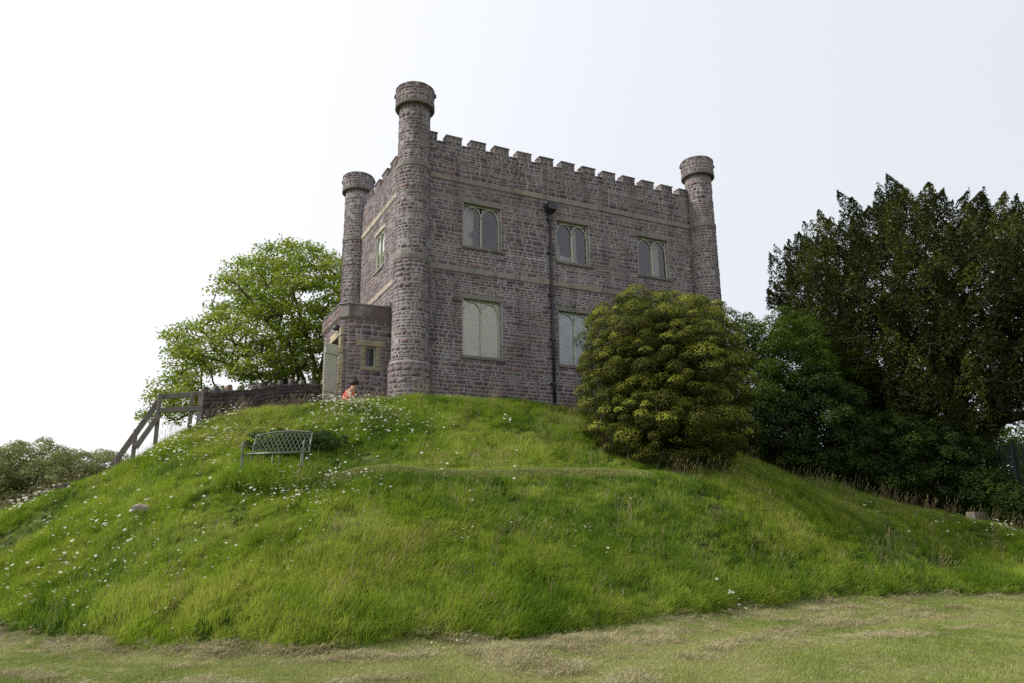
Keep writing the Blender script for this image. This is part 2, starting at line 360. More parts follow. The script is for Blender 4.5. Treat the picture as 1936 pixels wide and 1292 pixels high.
def stone_geo(A, mapf, d0=-.02, dmin=.006, dmax=.02, seg=1):
    """A (n,4) rects -> verts (n,16,3): irregular octagon rings back / front"""
    n = len(A); w = A[:, 1]-A[:, 0]; h = A[:, 3]-A[:, 2]; cx_ = (A[:, 0]+A[:, 1])/2; cz_ = (A[:, 2]+A[:, 3])/2
    a = np.minimum(.35*w, RNG.uniform(.012, .04, n)); b = np.minimum(.38*h, RNG.uniform(.008, .03, n))
    hw, hh = w/2, h/2
    px = np.stack([-hw+a, hw-a, hw, hw, hw-a, -hw+a, -hw, -hw], 1); pz = np.stack([-hh, -hh, -hh+b, hh-b, hh, hh, hh-b, -hh+b], 1)
    px = px+RNG.uniform(-.01, .01, px.shape); pz = pz+RNG.uniform(-.007, .007, pz.shape)
    sh = RNG.uniform(-.06, .06, (n, 1)); pz2 = pz+px*sh*0.5
    d = RNG.uniform(dmin, dmax, (n, 1)); ins = 1-.014/np.maximum(hw, .02)[:, None]; inz = 1-.010/np.maximum(hh, .012)[:, None]
    back = mapf(cx_[:, None]+px, cz_[:, None]+pz2, np.full((n, 8), d0)); 
    front = mapf(cx_[:, None]+px*ins, cz_[:, None]+pz2*np.clip(inz, .3, 1), d+RNG.uniform(-.004, .004, (n, 8)))
    return np.concatenate([back, front], 1)
OCT = [(k, (k+1) % 8, 8+(k+1) % 8, 8+k) for k in range(8)]+[(8, 9, 10, 11), (8, 11, 12, 15), (12, 13, 14, 15)]
OCT = np.array(OCT)
def stones_obj(name, V, cols, m, parent):
    n = len(V); Fc = (OCT[None]+16*np.arange(n)[:, None, None]).reshape(-1, 4)
    return npmesh(name, V.reshape(-1, 3), Fc, np.repeat(cols, 16, 0), m, parent)
fmap = lambda u, z, d: np.stack([u, -d, z], -1)
lmap = lambda u, z, d: np.stack([-d, u, z], -1)
def cmap(c, rad): return lambda u, z, d: np.stack([c[0]+(rad+d)*np.cos(u/rad), c[1]+(rad+d)*np.sin(u/rad), z], -1)
# mortar cores with openings
def wall_core(mb, u0, u1, z0, z1, holes, mp, depth=.34):
    us = sorted({u0, u1}|{v for h in holes for v in h[:2]}); zs = sorted({z0, z1}|{v for h in holes for v in h[2:]})
    for a, b in zip(us[:-1], us[1:]):
        for c, d in zip(zs[:-1], zs[1:]):
            if any(h[0] <= a and b <= h[1] and h[2] <= c and d <= h[3] for h in holes): continue
            mb.add([mp(a, c, 0), mp(b, c, 0), mp(b, d, 0), mp(a, d, 0)], [(0, 1, 2, 3)])
            mb.add([mp(a, c, -depth), mp(b, c, -depth), mp(b, d, -depth), mp(a, d, -depth)], [(0, 3, 2, 1)])
    for a, b, c, d in holes:
        for (p, q) in (((a, c), (b, c)), ((b, c), (b, d)), ((b, d), (a, d)), ((a, d), (a, c))):
            mb.add([mp(*p, 0), mp(*q, 0), mp(*q, -depth), mp(*p, -depth)], [(0, 1, 2, 3)])
f1 = lambda u, z, d: (u, -d, z); l1 = lambda u, z, d: (-d, u, z)
c = MB(); c.cur = (1, 1, 1); wall_core(c, 0, BW, BZ, ZG-.001, WIN, f1); c.build('front_wall', M_mortar, castle)
c = MB(); wall_core(c, 0, BD, BZ, ZG-.001, [LWIN], l1); c.build('side_wall', M_mortar, castle)
c = MB(); c.box((.34, BD-.4, BZ), (BW, BD, ZG)); c.build('rear_wall', M_mortar, castle)
c = MB(); c.box((BW-.4, .34, BZ), (BW, BD-.4, ZG)); c.build('end_wall', M_mortar, castle)
c = MB(); c.box((.3, .3, 6.2), (BW-.35, BD-.35, 6.45)); c.build('roof', M_lead, castle)
c = MB(); c.box((.342, .344, 2.75), (BW-.402, BD-.402, 3.0)); c.box((.342, .344, 5.75), (BW-.402, BD-.402, 5.9)); c.build('interior_floor', M_room, castle)
c = MB(); c.box((.342, 3.2, 3.0), (BW-.402, 3.3, 5.75)); c.box((3.7, .344, 3.0), (3.8, 3.2, 5.75)); c.box((7.3, .344, 3.0), (7.4, 3.2, 5.75)); c.build('interior_wall', M_room, castle)
for c0 in TR:
    low = .526 
    c = MB(); c.lathe(c0, [(.60, BZ), (.60, -.12), (.535, .0), (.526, ZL0), (.495, ZL1), (.492, ZU0), (.478, ZU1), (.478, 8.02), (.59, 8.02), (.59, 8.62), (.56, 8.70), (.3, 8.76), (0.01, 8.78)], 48)
    c.build('turret', M_mortar, castle, smooth=False)
    ph0 = random.uniform(0, 6)
    for (za, zb, rr, nb) in ((ZL0, ZL1, .548, 7), (ZU0, ZU1, .522, 7), (7.985, 8.085, .612, 6)):
        for k in range(nb):
            a0 = ph0+2*math.pi*k/nb+.006; a1 = ph0+2*math.pi*(k+1)/nb-.006; s_ = random.uniform(.85, 1.1)
            c = MB(); c.cur = (.205*s_, .187*s_, .168*s_) if za < 7 else (.115*s_, .098*s_, .095*s_)
            V = []; ns = 8
            for j in range(ns+1):
                an = a0+(a1-a0)*j/ns
                for (q, z) in ((rr-.1, za), (rr-.012, za), (rr, za+.02), (rr, zb-.03), (rr-.02, zb), (rr-.1, zb)): V.append((c0[0]+q*math.cos(an), c0[1]+q*math.sin(an), z))
            Fs = [(6*j+i, 6*j+(i+1) % 6, 6*j+6+(i+1) % 6, 6*j+6+i) for j in range(ns) for i in range(6)]+[tuple(range(6)), tuple(6*ns+i for i in range(6))]
            c.add(V, Fs); c.build('band_stone', M_ash if za < 7 else M_cope, castle)
    # spout stubs and slab stones round the rim
    for k in range(11):
        a0 = 2*math.pi*(k+random.uniform(-.1, .1))/11; c = MB(); c.cur = tuple(np.array((.11, .09, .085))*random.uniform(.8, 1.3))
        V = []; a1 = a0+.42
        for an in np.linspace(a0, a1, 4):
            for (q, z) in ((.35, 8.60), (.615, 8.60), (.61, 8.655), (.35, 8.72)): V.append((c0[0]+q*math.cos(an), c0[1]+q*math.sin(an), z))
        c.add(V, [(4*j+i, 4*j+(i+1) % 4, 4*j+4+(i+1) % 4, 4*j+4+i) for j in range(3) for i in range(4)]+[(0, 1, 2, 3), (12, 15, 14, 13)]); c.build('rim_stone', M_cope, castle)
    for an in (YAW+math.pi, YAW):
        c = MB(); x, y = c0[0]+.6*math.cos(an), c0[1]+.6*math.sin(an); c.cur = (.09, .075, .075)
        c.bbox((-.05, -.05, 8.44), (.05, .05, 8.56), .01, M=lambda v: (v[0]+x, v[1]+y, v[2])); c.build('spout_stone', M_cope, castle)
# rubble stones
allV = []; allC = []; indiv = []
holesF = [(a-.02, b+.02, c0, d+.0) for a, b, c0, d in WIN]+[(a-.12, b+.12, d, d+.15) for a, b, c0, d in WIN]+[(a-.06, b+.16, c0-.10, c0) for a, b, c0, d in WIN]
holesF += [(0, 11, ZL0, ZL1), (0, 11, ZU0, ZU1), (4.58, 4.80, 5.50, 5.86), (4.17, 4.29, 5.36, 5.46)]
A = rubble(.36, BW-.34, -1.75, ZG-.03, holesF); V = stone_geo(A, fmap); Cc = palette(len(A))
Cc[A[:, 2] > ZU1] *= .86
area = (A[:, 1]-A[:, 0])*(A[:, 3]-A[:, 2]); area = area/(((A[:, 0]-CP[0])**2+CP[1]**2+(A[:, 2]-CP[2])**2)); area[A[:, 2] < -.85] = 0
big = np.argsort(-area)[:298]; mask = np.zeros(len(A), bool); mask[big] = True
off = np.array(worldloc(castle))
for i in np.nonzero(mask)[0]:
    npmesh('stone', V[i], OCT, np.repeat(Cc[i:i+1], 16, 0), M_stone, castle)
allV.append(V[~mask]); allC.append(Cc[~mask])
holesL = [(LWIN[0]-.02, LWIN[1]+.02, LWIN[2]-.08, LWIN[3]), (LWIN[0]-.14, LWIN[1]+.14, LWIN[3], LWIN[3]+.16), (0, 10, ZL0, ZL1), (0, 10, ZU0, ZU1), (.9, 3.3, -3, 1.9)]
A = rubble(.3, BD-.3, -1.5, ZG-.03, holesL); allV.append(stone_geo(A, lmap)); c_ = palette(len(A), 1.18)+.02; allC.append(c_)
for c0 in TR:
    for (za, zb, rr) in ((-1.6, -.12, .60), (-.11, .01, .565), (.01, ZL0, .531), (ZL1, ZU0, .4945), (ZU1, 7.985, .478), (8.09, 8.6, .59)):
        A = rubble(0, 2*math.pi*rr, za, zb, (), lmin=.10, lmax=.34); allV.append(stone_geo(A, cmap(c0, rr))); cc_ = palette(len(A), .93 if zb > 6.5 else 1)
        allC.append(cc_)
# string courses
def band(u0, u1, z0, z1, mp, cols):
    u = u0
    while u < u1-.05:
        l = random.uniform(.75, 2.3); l = u1-u if u1-u-l < .5 else l; c = MB(); s_ = random.uniform(.85, 1.12); c.cur = tuple(np.array(random.choice(cols))*s_); q = random.uniform(.028, .045)
        c.bbox((u+.006, -.1, z0), (u+l-.006, q, z1), .012, M=lambda v: mp(v[0], v[2], v[1]), jit=.003); c.build('band_stone', M_ash, castle); u += l
BC = [(.235, .213, .19), (.21, .192, .178), (.265, .228, .185), (.19, .178, .168)]
for z0, z1 in ((ZL0, ZL1), (ZU0, ZU1)):
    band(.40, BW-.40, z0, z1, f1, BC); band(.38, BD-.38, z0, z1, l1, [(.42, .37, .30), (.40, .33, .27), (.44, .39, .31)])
# battlements
def merlon(u0, u1, mp, dep=.30, tone=0):
    c = MB(); c.box((u0, -dep, ZG-.02), (u1, 0, ZM-.045), M=lambda v: mp(v[0], v[2], v[1])); mer = c.build('merlon', M_mortar, castle)
    Vs = []; Cs = []
    A = rubble(u0, u1, ZG+.0, ZM-.05, (), lmin=.1, lmax=.24, joint=.02)
    Vs.append(stone_geo(A, lambda u, z, d: np.stack(mp(u, z, d), -1)))
    for side in (u0, u1):
        sg = -1 if side == u0 else 1
        A2 = rubble(-dep, 0, ZG, ZM-.05, (), lmin=.1, lmax=.2, joint=.02)
        Vs.append(stone_geo(A2, lambda u, z, d: np.stack(mp(side+sg*d, z, u), -1))); Cs.append(A2)
    V = np.concatenate(Vs); o = stones_obj('merlon_stones', V, palette(len(V), .85+tone), M_stone, mer)
    tag(o, kind='stuff')
    c = MB(); c.cur = random.choice(((.11, .095, .09), (.13, .11, .10), (.26, .24, .19), (.09, .08, .08)))
    c.bbox((u0-.02, -dep-.02, ZM-.045), (u1+.02, .03, ZM), .008, M=lambda v: mp(v[0], v[2], v[1]), jit=.003); c.build('cap_stone', M_cope, mer)
def sillcap(u0, u1, mp, dep=.30):
    c = MB(); c.cur = (.09, .075, .07); c.bbox((u0+.012, -dep-.02, ZG-.03), (u1-.012, .028, ZG+.012), .008, M=lambda v: mp(v[0], v[2], v[1]), jit=.002); c.build('crenel_slab', M_cope, castle)
fmp = lambda u, z, d: (u, -d, z)
prev = .3
for i in range(-1, 12):
    x1 = 1.5302+.8388*i; x0 = max(x1-.525, .42)
    x1 = min(x1, BW-.36)
    if x1-x0 < .12: break
    merlon(x0, x1, fmp)
    if i > -1: sillcap(prev, x0, fmp)
    prev = x1
lmp = lambda u, z, d: (-d, u, z); prev = .36
for i in range(-1, 5):
    y1 = 1.70+.955*i; y0 = max(y1-.62, .4); y1 = min(y1, BD-.36)
    if y1-y0 < .1: continue
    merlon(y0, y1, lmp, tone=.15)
    sillcap(prev, y0, lmp); prev = y1
c = MB()
for (a, b) in (((.30, .30, 6.45), (BW-.4, .345, ZG-.04)),): c.box(a, b)
c.build('parapet_back', M_mortar, castle)
allV = np.concatenate(allV); allC = np.concatenate(allC)
tag(stones_obj('stonework', allV, allC, M_stone, castle), kind='stuff')

# windows
def arch_pts(u0, u1, zs, zt, n=9):
    """pointed-round arch from (u0,zs) over apex to (u1,zs)"""
    m = (u0+u1)/2; P = []
    for k in range(-n, n+1):
        t = k/n; x = m+(u1-u0)/2*t; z = zs+(zt-zs)*(1-abs(t)**2.15)**.62; P.append((x, z))
    return P
def window(u0, u1, z0, z1, mp, rec=.10, parent=castle, sillc=(.15, .14, .13), lintc=(.19, .175, .155)):
    ft = .042; fr = MB(); w3 = lambda u, z, d: mp(u, z, d)
    Bx = lambda a, b: fr.bbox(a, b, .008, M=lambda v: w3(v[0], v[2], v[1]))
    d0, d1 = -rec-.05, -rec
    Bx((u0, d0, z0), (u0+ft, d1, z1)); Bx((u1-ft, d0, z0), (u1, d1, z1)); Bx((u0+ft, d0, z0), (u1-ft, d1, z0+ft)); Bx((u0+ft, d0, z1-ft), (u1-ft, d1, z1))
    fo = fr.build('window', M_green, parent)
    um = (u0+u1)/2; mu = MB(); mu.bbox((um-.022, d0, z0+ft), (um+.022, d1+.015, z1-.42), .01, M=lambda v: w3(v[0], v[2], v[1])); mu.build('mullion', M_green, fo)
    zs = z1-.46; zt = z1-.075
    for a, b in ((u0+ft-.01, um+.016), (um-.016, u1-ft+.01)):
        P = arch_pts(a+.012, b-.012, zs, zt); ar = MB()
        O = arch_pts(a-.010, b+.010, zs, zt+.028); V = []; n = len(P)
        for (pi, po) in zip(P, O):
            for (q, d) in ((pi, d0), (pi, d1+.012), (po, d1+.012), (po, d0)): V.append(w3(q[0], q[1], d))
        ar.add(V, [(4*j+i, 4*j+(i+1) % 4, 4*j+4+(i+1) % 4, 4*j+4+i) for j in range(n-1) for i in range(4)]); ar.build('arch', M_green, fo)
        g = MB(); dg = -rec-.03; PP = [(a+.02, z0+ft)]+P+[(b-.02, z0+ft)]
        V = []; 
        for p in P: V += [w3(p[0], z0+ft-.01, dg), w3(p[0], p[1]+.005, dg)]
        g.add(V, [(2*j, 2*j+2, 2*j+3, 2*j+1) for j in range(n-1)]); g.build('pane', M_glass, fo)
    g = MB()
    for a, b in ((u0+ft-.01, um+.016), (um-.016, u1-ft+.01)):
        P = arch_pts(a-.010, b+.010, zs, zt+.028); V = []
        for p in P: V += [w3(p[0], p[1], -rec-.035), w3(p[0], z1-ft+.01, -rec-.035)]
        g.add(V, [(2*j, 2*j+2, 2*j+3, 2*j+1) for j in range(len(P)-1)])
    g.build('spandrel_pane', M_glass, fo)
    s = MB(); s.cur = sillc; s.bbox((u0-.06, -rec, z0-.10), (u1+.16, .055, z0), .01, M=lambda v: w3(v[0], v[2], v[1]), jit=.002); s.build('sill', M_ash, fo)
    s = MB(); s.cur = lintc; s.bbox((u0-.12, -.1, z1+.004), (u1+.12, .025, z1+.15), .01, M=lambda v: w3(v[0], v[2], v[1]), jit=.002)
    s.build('lintel', M_ash, fo)
    h = MB(); h.cur = lintc; h.bbox((u0+.0, -rec+.0, z1-.012), (u1, -.012, z1+.003), .003, M=lambda v: w3(v[0], v[2], v[1])); 
    return fo
wins = [window(*w, fmp) for w in WIN]
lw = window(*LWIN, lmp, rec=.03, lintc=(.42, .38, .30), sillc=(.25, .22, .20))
def sheet(name, parent, u0, u1, z0, z1, d, m, mp=fmp, wav=.0, n=2):
    c = MB(); V = []
    for k in range(n+1):
        u = u0+(u1-u0)*k/n; dd = d-wav*(.5+.5*math.sin(k*2.1)); V += [mp(u, z0, dd), mp(u, z1, dd), mp(u, z0, dd-.012), mp(u, z1, dd-.012)]
    Fs = []
    for k in range(n): Fs += [(4*k, 4*k+4, 4*k+5, 4*k+1), (4*k+2, 4*k+3, 4*k+7, 4*k+6), (4*k+1, 4*k+5, 4*k+7, 4*k+3), (4*k, 4*k+2, 4*k+6, 4*k+4)]
    Fs += [(0, 1, 3, 2), (4*n, 4*n+2, 4*n+3, 4*n+1)]; c.add(V, Fs); return c.build(name, m, parent)
w = WIN[0]
sheet('blind', wins[0], w[0]+.02, (w[0]+w[1])/2-.006, w[2]+.02, w[3]-.02, -.152, M_cream); sheet('blind', wins[0], (w[0]+w[1])/2+.006, w[1]-.02, w[2]+.02, w[3]-.02, -.152, M_cream)
w = WIN[1]; sheet('misted_screen', wins[1], w[0]+.02, w[1]-.02, w[2]+.02, w[3]-.02, -.152, M_mist)
w = WIN[2]; sheet('curtain', wins[2], w[0]+.01, w[0]+.52, w[2]+.02, w[3]-.02, -.40, M_white, wav=.03, n=10)
w = WIN[3]; sheet('curtain', wins[3], w[0]+.78, w[0]+1.02, w[2]+.02, w[3]-.02, -.40, M_white, wav=.05, n=10)
w = WIN[4]; sheet('curtain', wins[4], w[0]+.80, w[0]+1.2, w[2]+.02, w[3]-.02, -.38, M_white, wav=.05, n=10)
sheet('curtain', lw, LWIN[0]+.05, LWIN[1]-.05, LWIN[2]+.02, LWIN[3]-.02, -.10, M_white, mp=lmp, wav=.05, n=14)  # added curtain; its white stands in for sky reflected in the side window
# things behind the glass
w = WIN[3]
for k in range(2):
    pass
def lump(name, c0, sx, sy, sz, m, label, cat, seed, amp=.3):
    V = []; nu, nv = 22, 12
    for i in range(nv+1):
        ph = math.pi*i/nv
        for j in range(nu):
            an = 2*math.pi*j/nu; v = np.array([math.cos(an)*math.sin(ph), math.sin(an)*math.sin(ph), math.cos(ph)])
            k = 1+amp*(float(vnoise(v[0]*3+v[2]*5+9, v[1]*3+v[2]*3+9, 1, seed))-.5)*2
            V.append((c0[0]+v[0]*sx*k, c0[1]+v[1]*sy*k, max(c0[2]+v[2]*sz*k, c0[2]-sz*.75)))
    b = MB(); b.add(V, [(i*nu+j, i*nu+(j+1) % nu, (i+1)*nu+(j+1) % nu, (i+1)*nu+j) for i in range(nv) for j in range(nu)])
    o = b.build(name, m); return tag(o, label, cat)
lump('folded_bedding', (w[0]+.62, .50, w[2]+.16), .46, .14, .21, M_cloth, 'crumpled white bedding heaped inside the upstairs window beside the downpipe', 'bedding', 5, .32)
c = MB(); c.box((w[0]-.1, .345, w[2]-.10), (w[1]+.1, .72, w[2]-.002)); c.build('window_board', M_white, wins[3])
c = MB()
for k in range(5): c.box((w[0]+.10+.05*k, .42, w[2]+.35), (w[0]+.14+.05*k, .60, w[2]+.72+.03*math.sin(k*3)))
c.box((w[0]+.08, .41, w[2]+.31), (w[0]+.36, .62, w[2]+.348))
for sx_ in (.09, .33): c.box((w[0]+sx_, .43, w[2]), (w[0]+sx_+.02, .60, w[2]+.31))
tag(c.build('paper_stack', M_book), 'row of buff papers on a small rack inside the window beside the downpipe', 'papers')
w = WIN[2]; lamp = empty('table_lamp', (w[0]+.50, .30, w[2]), 'grey table lamp with sloping shade inside the upstairs window nearest the front turret', 'lamp')
c = MB(); c.lathe((w[0]+.50, .30), [(.16, w[2]+.50), (.07, w[2]+.66)], 20, cap=True); c.build('lamp_shade', M_lampsh, lamp)
c = MB(); c.tube([(w[0]+.50, .30, w[2]+.02), (w[0]+.50, .30, w[2]+.55)], .022, 10); c.lathe((w[0]+.50, .30), [(.08, w[2]), (.08, w[2]+.02), (.02, w[2]+.03)], 16); c.build('lamp_stem', M_lampsh, lamp)
c = MB(); c.box((w[0]-.1, .345, w[2]-.10), (w[1]+.1, .62, w[2]-.002)); c.build('window_board', M_white, wins[2])
# vents and downpipe
c = MB(); c.cur = (.1, .1, .1); c.box((4.185, -.004, 5.37), (4.275, .02, 5.45)); c.build('vent_hole', M_iron, castle)
dp = MB(); X0 = 4.66
dp.tube([(X0, -.12, 5.42), (X0, -.09, 5.30), (X0, -.085, 3.9), (X0, -.085, 1.5), (X0, -.085, -1.6)], .045, 12); pipe = dp.build('downpipe', M_iron, castle, smooth=True)
for z in (5.18, 4.0, 2.55, 1.1, -.35):
    c = MB(); c.tube([(X0, -.085, z), (X0, -.085, z+.11)], .06, 12); c.bbox((X0-.12, -.05, z+.02), (X0+.12, -.001, z+.09), .008); c.build('pipe_collar', M_iron, pipe)
h = MB(); 
V = [(X0-.17, -.30, 5.72), (X0+.17, -.30, 5.72), (X0+.17, -.02, 5.72), (X0-.17, -.02, 5.72), (X0-.17, -.30, 5.53), (X0+.17, -.30, 5.53), (X0+.17, -.02, 5.53), (X0-.17, -.02, 5.53), (X0-.05, -.16, 5.40), (X0+.05, -.16, 5.40), (X0+.05, -.06, 5.40), (X0-.05, -.06, 5.40)]
h.add(V, [(0, 1, 2, 3), (0, 4, 5, 1), (1, 5, 6, 2), (2, 6, 7, 3), (3, 7, 4, 0), (4, 8, 9, 5), (5, 9, 10, 6), (6, 10, 11, 7), (7, 11, 8, 4), (8, 11, 10, 9)]); h.build('hopper_head', M_iron, pipe)
c = MB(); c.bbox((X0-.09, -.12, 5.72), (X0+.07, .0, 5.86), .01); c.build('outlet_spout', M_iron, pipe)
c = MB(); c.cur = (.55, .55, .52); c.box((X0-.12, -.012, 5.70), (X0+.10, .0, 5.885)); c.build('outlet_flashing', M_ash, pipe)

# porch on the side
PY0, PY1, PX = .90, 3.30, -1.82; PZ = 1.42; PT = 1.84
ch = .17
def pmap(pts, d=0):   # polyline face mapper for a chamfered prism
    pass
porch = MB(); foot = [(0, PY0), (PX+ch, PY0), (PX, PY0+ch), (PX, PY1), (0, PY1)]
# opening in side face
DO = (1.18, 2.08, -1.0, .86)
V = [(x, y, z) for z in (BZ, PZ) for x, y in foot]
PW = (-1.115, -.80, -.03, .575)  # porch window in front face
pf = lambda u, z, d: (u, PY0-d, z); psd = lambda u, z, d: (PX-d, u, z)
wall_core(porch, PX+ch, 0, BZ, PZ, [PW], pf, .3); wall_core(porch, PY0+ch, PY1, BZ, PZ, [DO], psd, .3)
porch.add([(PX+ch, PY0, BZ), (PX, PY0+ch, BZ), (PX, PY0+ch, PZ), (PX+ch, PY0, PZ)], [(0, 1, 2, 3)])
porch.add([(PX, PY1, BZ), (0, PY1, BZ), (0, PY1, PZ), (PX, PY1, PZ)], [(0, 1, 2, 3)])
po = porch.build('porch', M_mortar, castle)
c = MB(); o_ = .07; P2 = [(0, PY0-o_), (PX+ch-.03, PY0-o_), (PX-o_, PY0+ch-.03), (PX-o_, PY1+.05), (0, PY1+.05)]; P1 = [(0, PY0-.02), (PX+ch, PY0-.01), (PX-.01, PY0+ch), (PX-.01, PY1), (0, PY1)]
V = [(x, y, PZ-.07) for x, y in P1]+[(x, y, PZ) for x, y in P2]+[(x, y, PT-.05) for x, y in P2]; n = 5
c.cur = (.20, .18, .175); c.add(V, [(j*n+i, j*n+(i+1) % n, (j+1)*n+(i+1) % n, (j+1)*n+i) for j in range(2) for i in range(n)]+[(10, 11, 12, 13, 14), (4, 3, 2, 1, 0)])
c.build('porch_cornice', M_cope, po)
c = MB(); V = [(x*1.0, y, PT-.05) for x, y in P2]+[(x+(0 if x == 0 else -.03), y-.03, PT-.04) for x, y in P2]+[(x+(0 if x == 0 else -.03), y-.03, PT-.005) for x, y in P2]+[(x+(0 if x == 0 else .15), y+.15 if y < 2 else y-.15, PT+.05) for x, y in P2]
c.add(V, [(j*n+i, j*n+(i+1) % n, (j+1)*n+(i+1) % n, (j+1)*n+i) for j in range(3) for i in range(n)]+[(15, 16, 17, 18, 19)]); c.build('porch_roof', M_lead, po)
pv = []; pc = []
hp = [(PW[0]-.0, PW[1]+.0, PW[2], PW[3]), (PW[0]-.27, PW[1]+.27, PW[3], PW[3]+.19), (PW[0]-.14, PW[1]+.14, PW[2]-.12, PW[3])]
A = rubble(PX+ch, -.30, -1.3, PZ-.07, hp, lmin=.14, lmax=.40); pv.append(stone_geo(A, lambda u, z, d: np.stack([u, PY0-d, z], -1)))
A = rubble(PY0+ch, PY1, -1.3, PZ-.07, [(DO[0]-.22, DO[1]+.22, DO[2], DO[3]+.28)], lmin=.14, lmax=.40); pv.append(stone_geo(A, lambda u, z, d: np.stack([PX-d, u, z], -1)))
cl = ch*math.sqrt(2)
A = rubble(0, cl, -1.3, PZ-.07, (), lmin=.2, lmax=.3); q_ = 1/math.sqrt(2)
pv.append(stone_geo(A, lambda u, z, d: np.stack([PX+ch-u*q_-d*q_, PY0+u*q_-d*q_, z], -1)))
V = np.concatenate(pv); po_n = len(V); cols = palette(po_n, 1.02); cols[:, 0] *= 1.08
Ac = np.ptp(V[:, 8:, 0], 1)*np.ptp(V[:, 8:, 2], 1); k_ = np.argsort(-Ac)[:70]; ms = np.zeros(po_n, bool); ms[k_] = True
for i in k_: npmesh('stone', V[i], OCT, np.repeat(cols[i:i+1], 16, 0), M_stone, po)
tag(stones_obj('stonework', V[~ms], cols[~ms], M_stone, po), kind='stuff')
for a, b in (((PX+ch+.02, 1.52), (-.30, 1.76)),):   # ashlar blocks of the cornice face
    u = PX+ch+.02
    for zr in ((PZ+.01, PZ+.17), (PZ+.185, PT-.06)):
        u = PX+ch
        while u < -.3:
            l = random.uniform(.25, .6); c = MB(); c.cur = tuple(np.array((.135, .10, .10))*random.uniform(.7, 1.3))
            c.bbox((u+.008, PY0-o_-.012, zr[0]), (min(u+l, -.25)-.008, PY0-o_+.05, zr[1]), .008, jit=.003); c.build('cornice_stone', M_stone, po); u += l
        u = PY0+ch
        while u < PY1:
            l = random.uniform(.25, .6); c = MB(); c.cur = tuple(np.array((.165, .115, .105))*random.uniform(.75, 1.25))
            c.bbox((PX-o_-.012, u+.008, zr[0]), (PX-o_+.05, min(u+l, PY1+.04)-.008, zr[1]), .008, jit=.003); c.build('cornice_stone', M_stone, po); u += l
# dressed surround of the slit window
SC = (.33, .285, .19)
for (a, b) in (((PW[0]-.27, PW[3]+.005), (PW[1]+.27, PW[3]+.185)), ((PW[0]-.13, PW[2]-.12), (PW[1]+.13, PW[2]-.005))):
    c = MB(); c.cur = SC; c.bbox((a[0], PY0-.035, a[1]), (b[0], PY0+.1, b[1]), .015, jit=.006); c.build('surround_stone', M_ash, po)
for s_ in (0, 1):
    z = PW[2]
    for hh in (.2, .16, .235):
        c = MB(); c.cur = tuple(np.array(SC)*random.uniform(.85, 1.1)); x0 = PW[0]-.13 if not s_ else PW[1]; c.bbox((x0, PY0-.03, z+.004), (x0+.13, PY0+.12, z+hh-.004), .012, jit=.005); c.build('surround_stone', M_ash, po); z += hh
c = MB()
for a, b in (((PW[0], PW[2]), (PW[0]+.035, PW[3])), ((PW[1]-.035, PW[2]), (PW[1], PW[3])), ((PW[0]+.035, PW[2]), (PW[1]-.035, PW[2]+.035)), ((PW[0]+.035, PW[3]-.035), (PW[1]-.035, PW[3]))): c.box((a[0], PY0+.10, a[1]), (b[0], PY0+.14, b[1]))
c.build('slit_window_frame', M_green, po)
c = MB(); c.box((PW[0]+.03, PY0+.115, PW[2]+.03), (PW[1]-.03, PY0+.12, PW[3]-.03)); c.build('slit_pane', M_slit, po)
c = MB(); c.box((PW[0]-.02, PY0+.24, PW[2]-.02), (PW[1]+.02, PY0+.26, PW[3]+.02)); c.build('slit_dark_backing', M_iron, po)  # added dark sheet behind the pane, standing in for the unlit interior
# door surround in pale stone
for (a, b, c_, d) in ((DO[0]-.2, DO[0]+.0, -.9, .86), (DO[1], DO[1]+.2, -.9, .86), (DO[0]-.2, DO[1]+.2, .86, 1.12)):
    z = c_
    while z < d-.05:
        hh = random.uniform(.22, .38) if d-c_ > .5 else d-c_; hh = min(hh, d-z); c = MB(); c.cur = tuple(np.array((.42, .36, .25))*random.uniform(.85, 1.1)); c.bbox((PX-.035, a, z+.004), (PX+.1, b, z+hh-.004), .012, jit=.004); c.build('surround_stone', M_ash, po); z += hh
door = MB(); H = np.array([-1.88, 1.10]); T = np.array([-2.33, .84]); dv = T-H; Ld = np.hypot(*dv); dv /= Ld; nv_ = np.array([-dv[1], dv[0]])
dm_ = lambda v: (H[0]+dv[0]*v[0]+nv_[0]*v[1], H[1]+dv[1]*v[0]+nv_[1]*v[1], v[2])
for i in (0,): door.bbox((0, .03, -.85), (Ld, .06, -.70), .005, M=dm_); door.bbox((0, .03, .25), (Ld, .06, .37), .005, M=dm_)
do = door.build('porch_door', M_green, castle)
for k in range(5):
    c = MB(); c.bbox((Ld*k/5+.005, 0, -1.4), (Ld*(k+1)/5-.005, .03, .56), .006, M=dm_); c.build('plank', M_green, do)
c = MB(); hx = Ld*.62; zh = -.52
c.tube([dm_((hx, -.005, zh-.13)), dm_((hx, -.05, zh-.08)), dm_((hx, -.05, zh+.08)), dm_((hx, -.005, zh+.13))], .013, 8); c.box((hx-.03, -.012, zh-.17), (hx+.03, 0, zh-.11), M=dm_); c.box((hx-.03, -.012, zh+.11), (hx+.03, 0, zh+.17), M=dm_); c.build('handle', M_iron, do)
c = MB(); c.lathe((PX-.10, PY0+.36), [(.10, 1.08), (.105, 1.10), (.10, 1.16), (.07, 1.21), (.02, 1.235)], 20); c.box((PX-.04, PY0+.30, 1.06), (PX, PY0+.42, 1.18)); c.build('porch_lamp', M_iron, po, smooth=True)
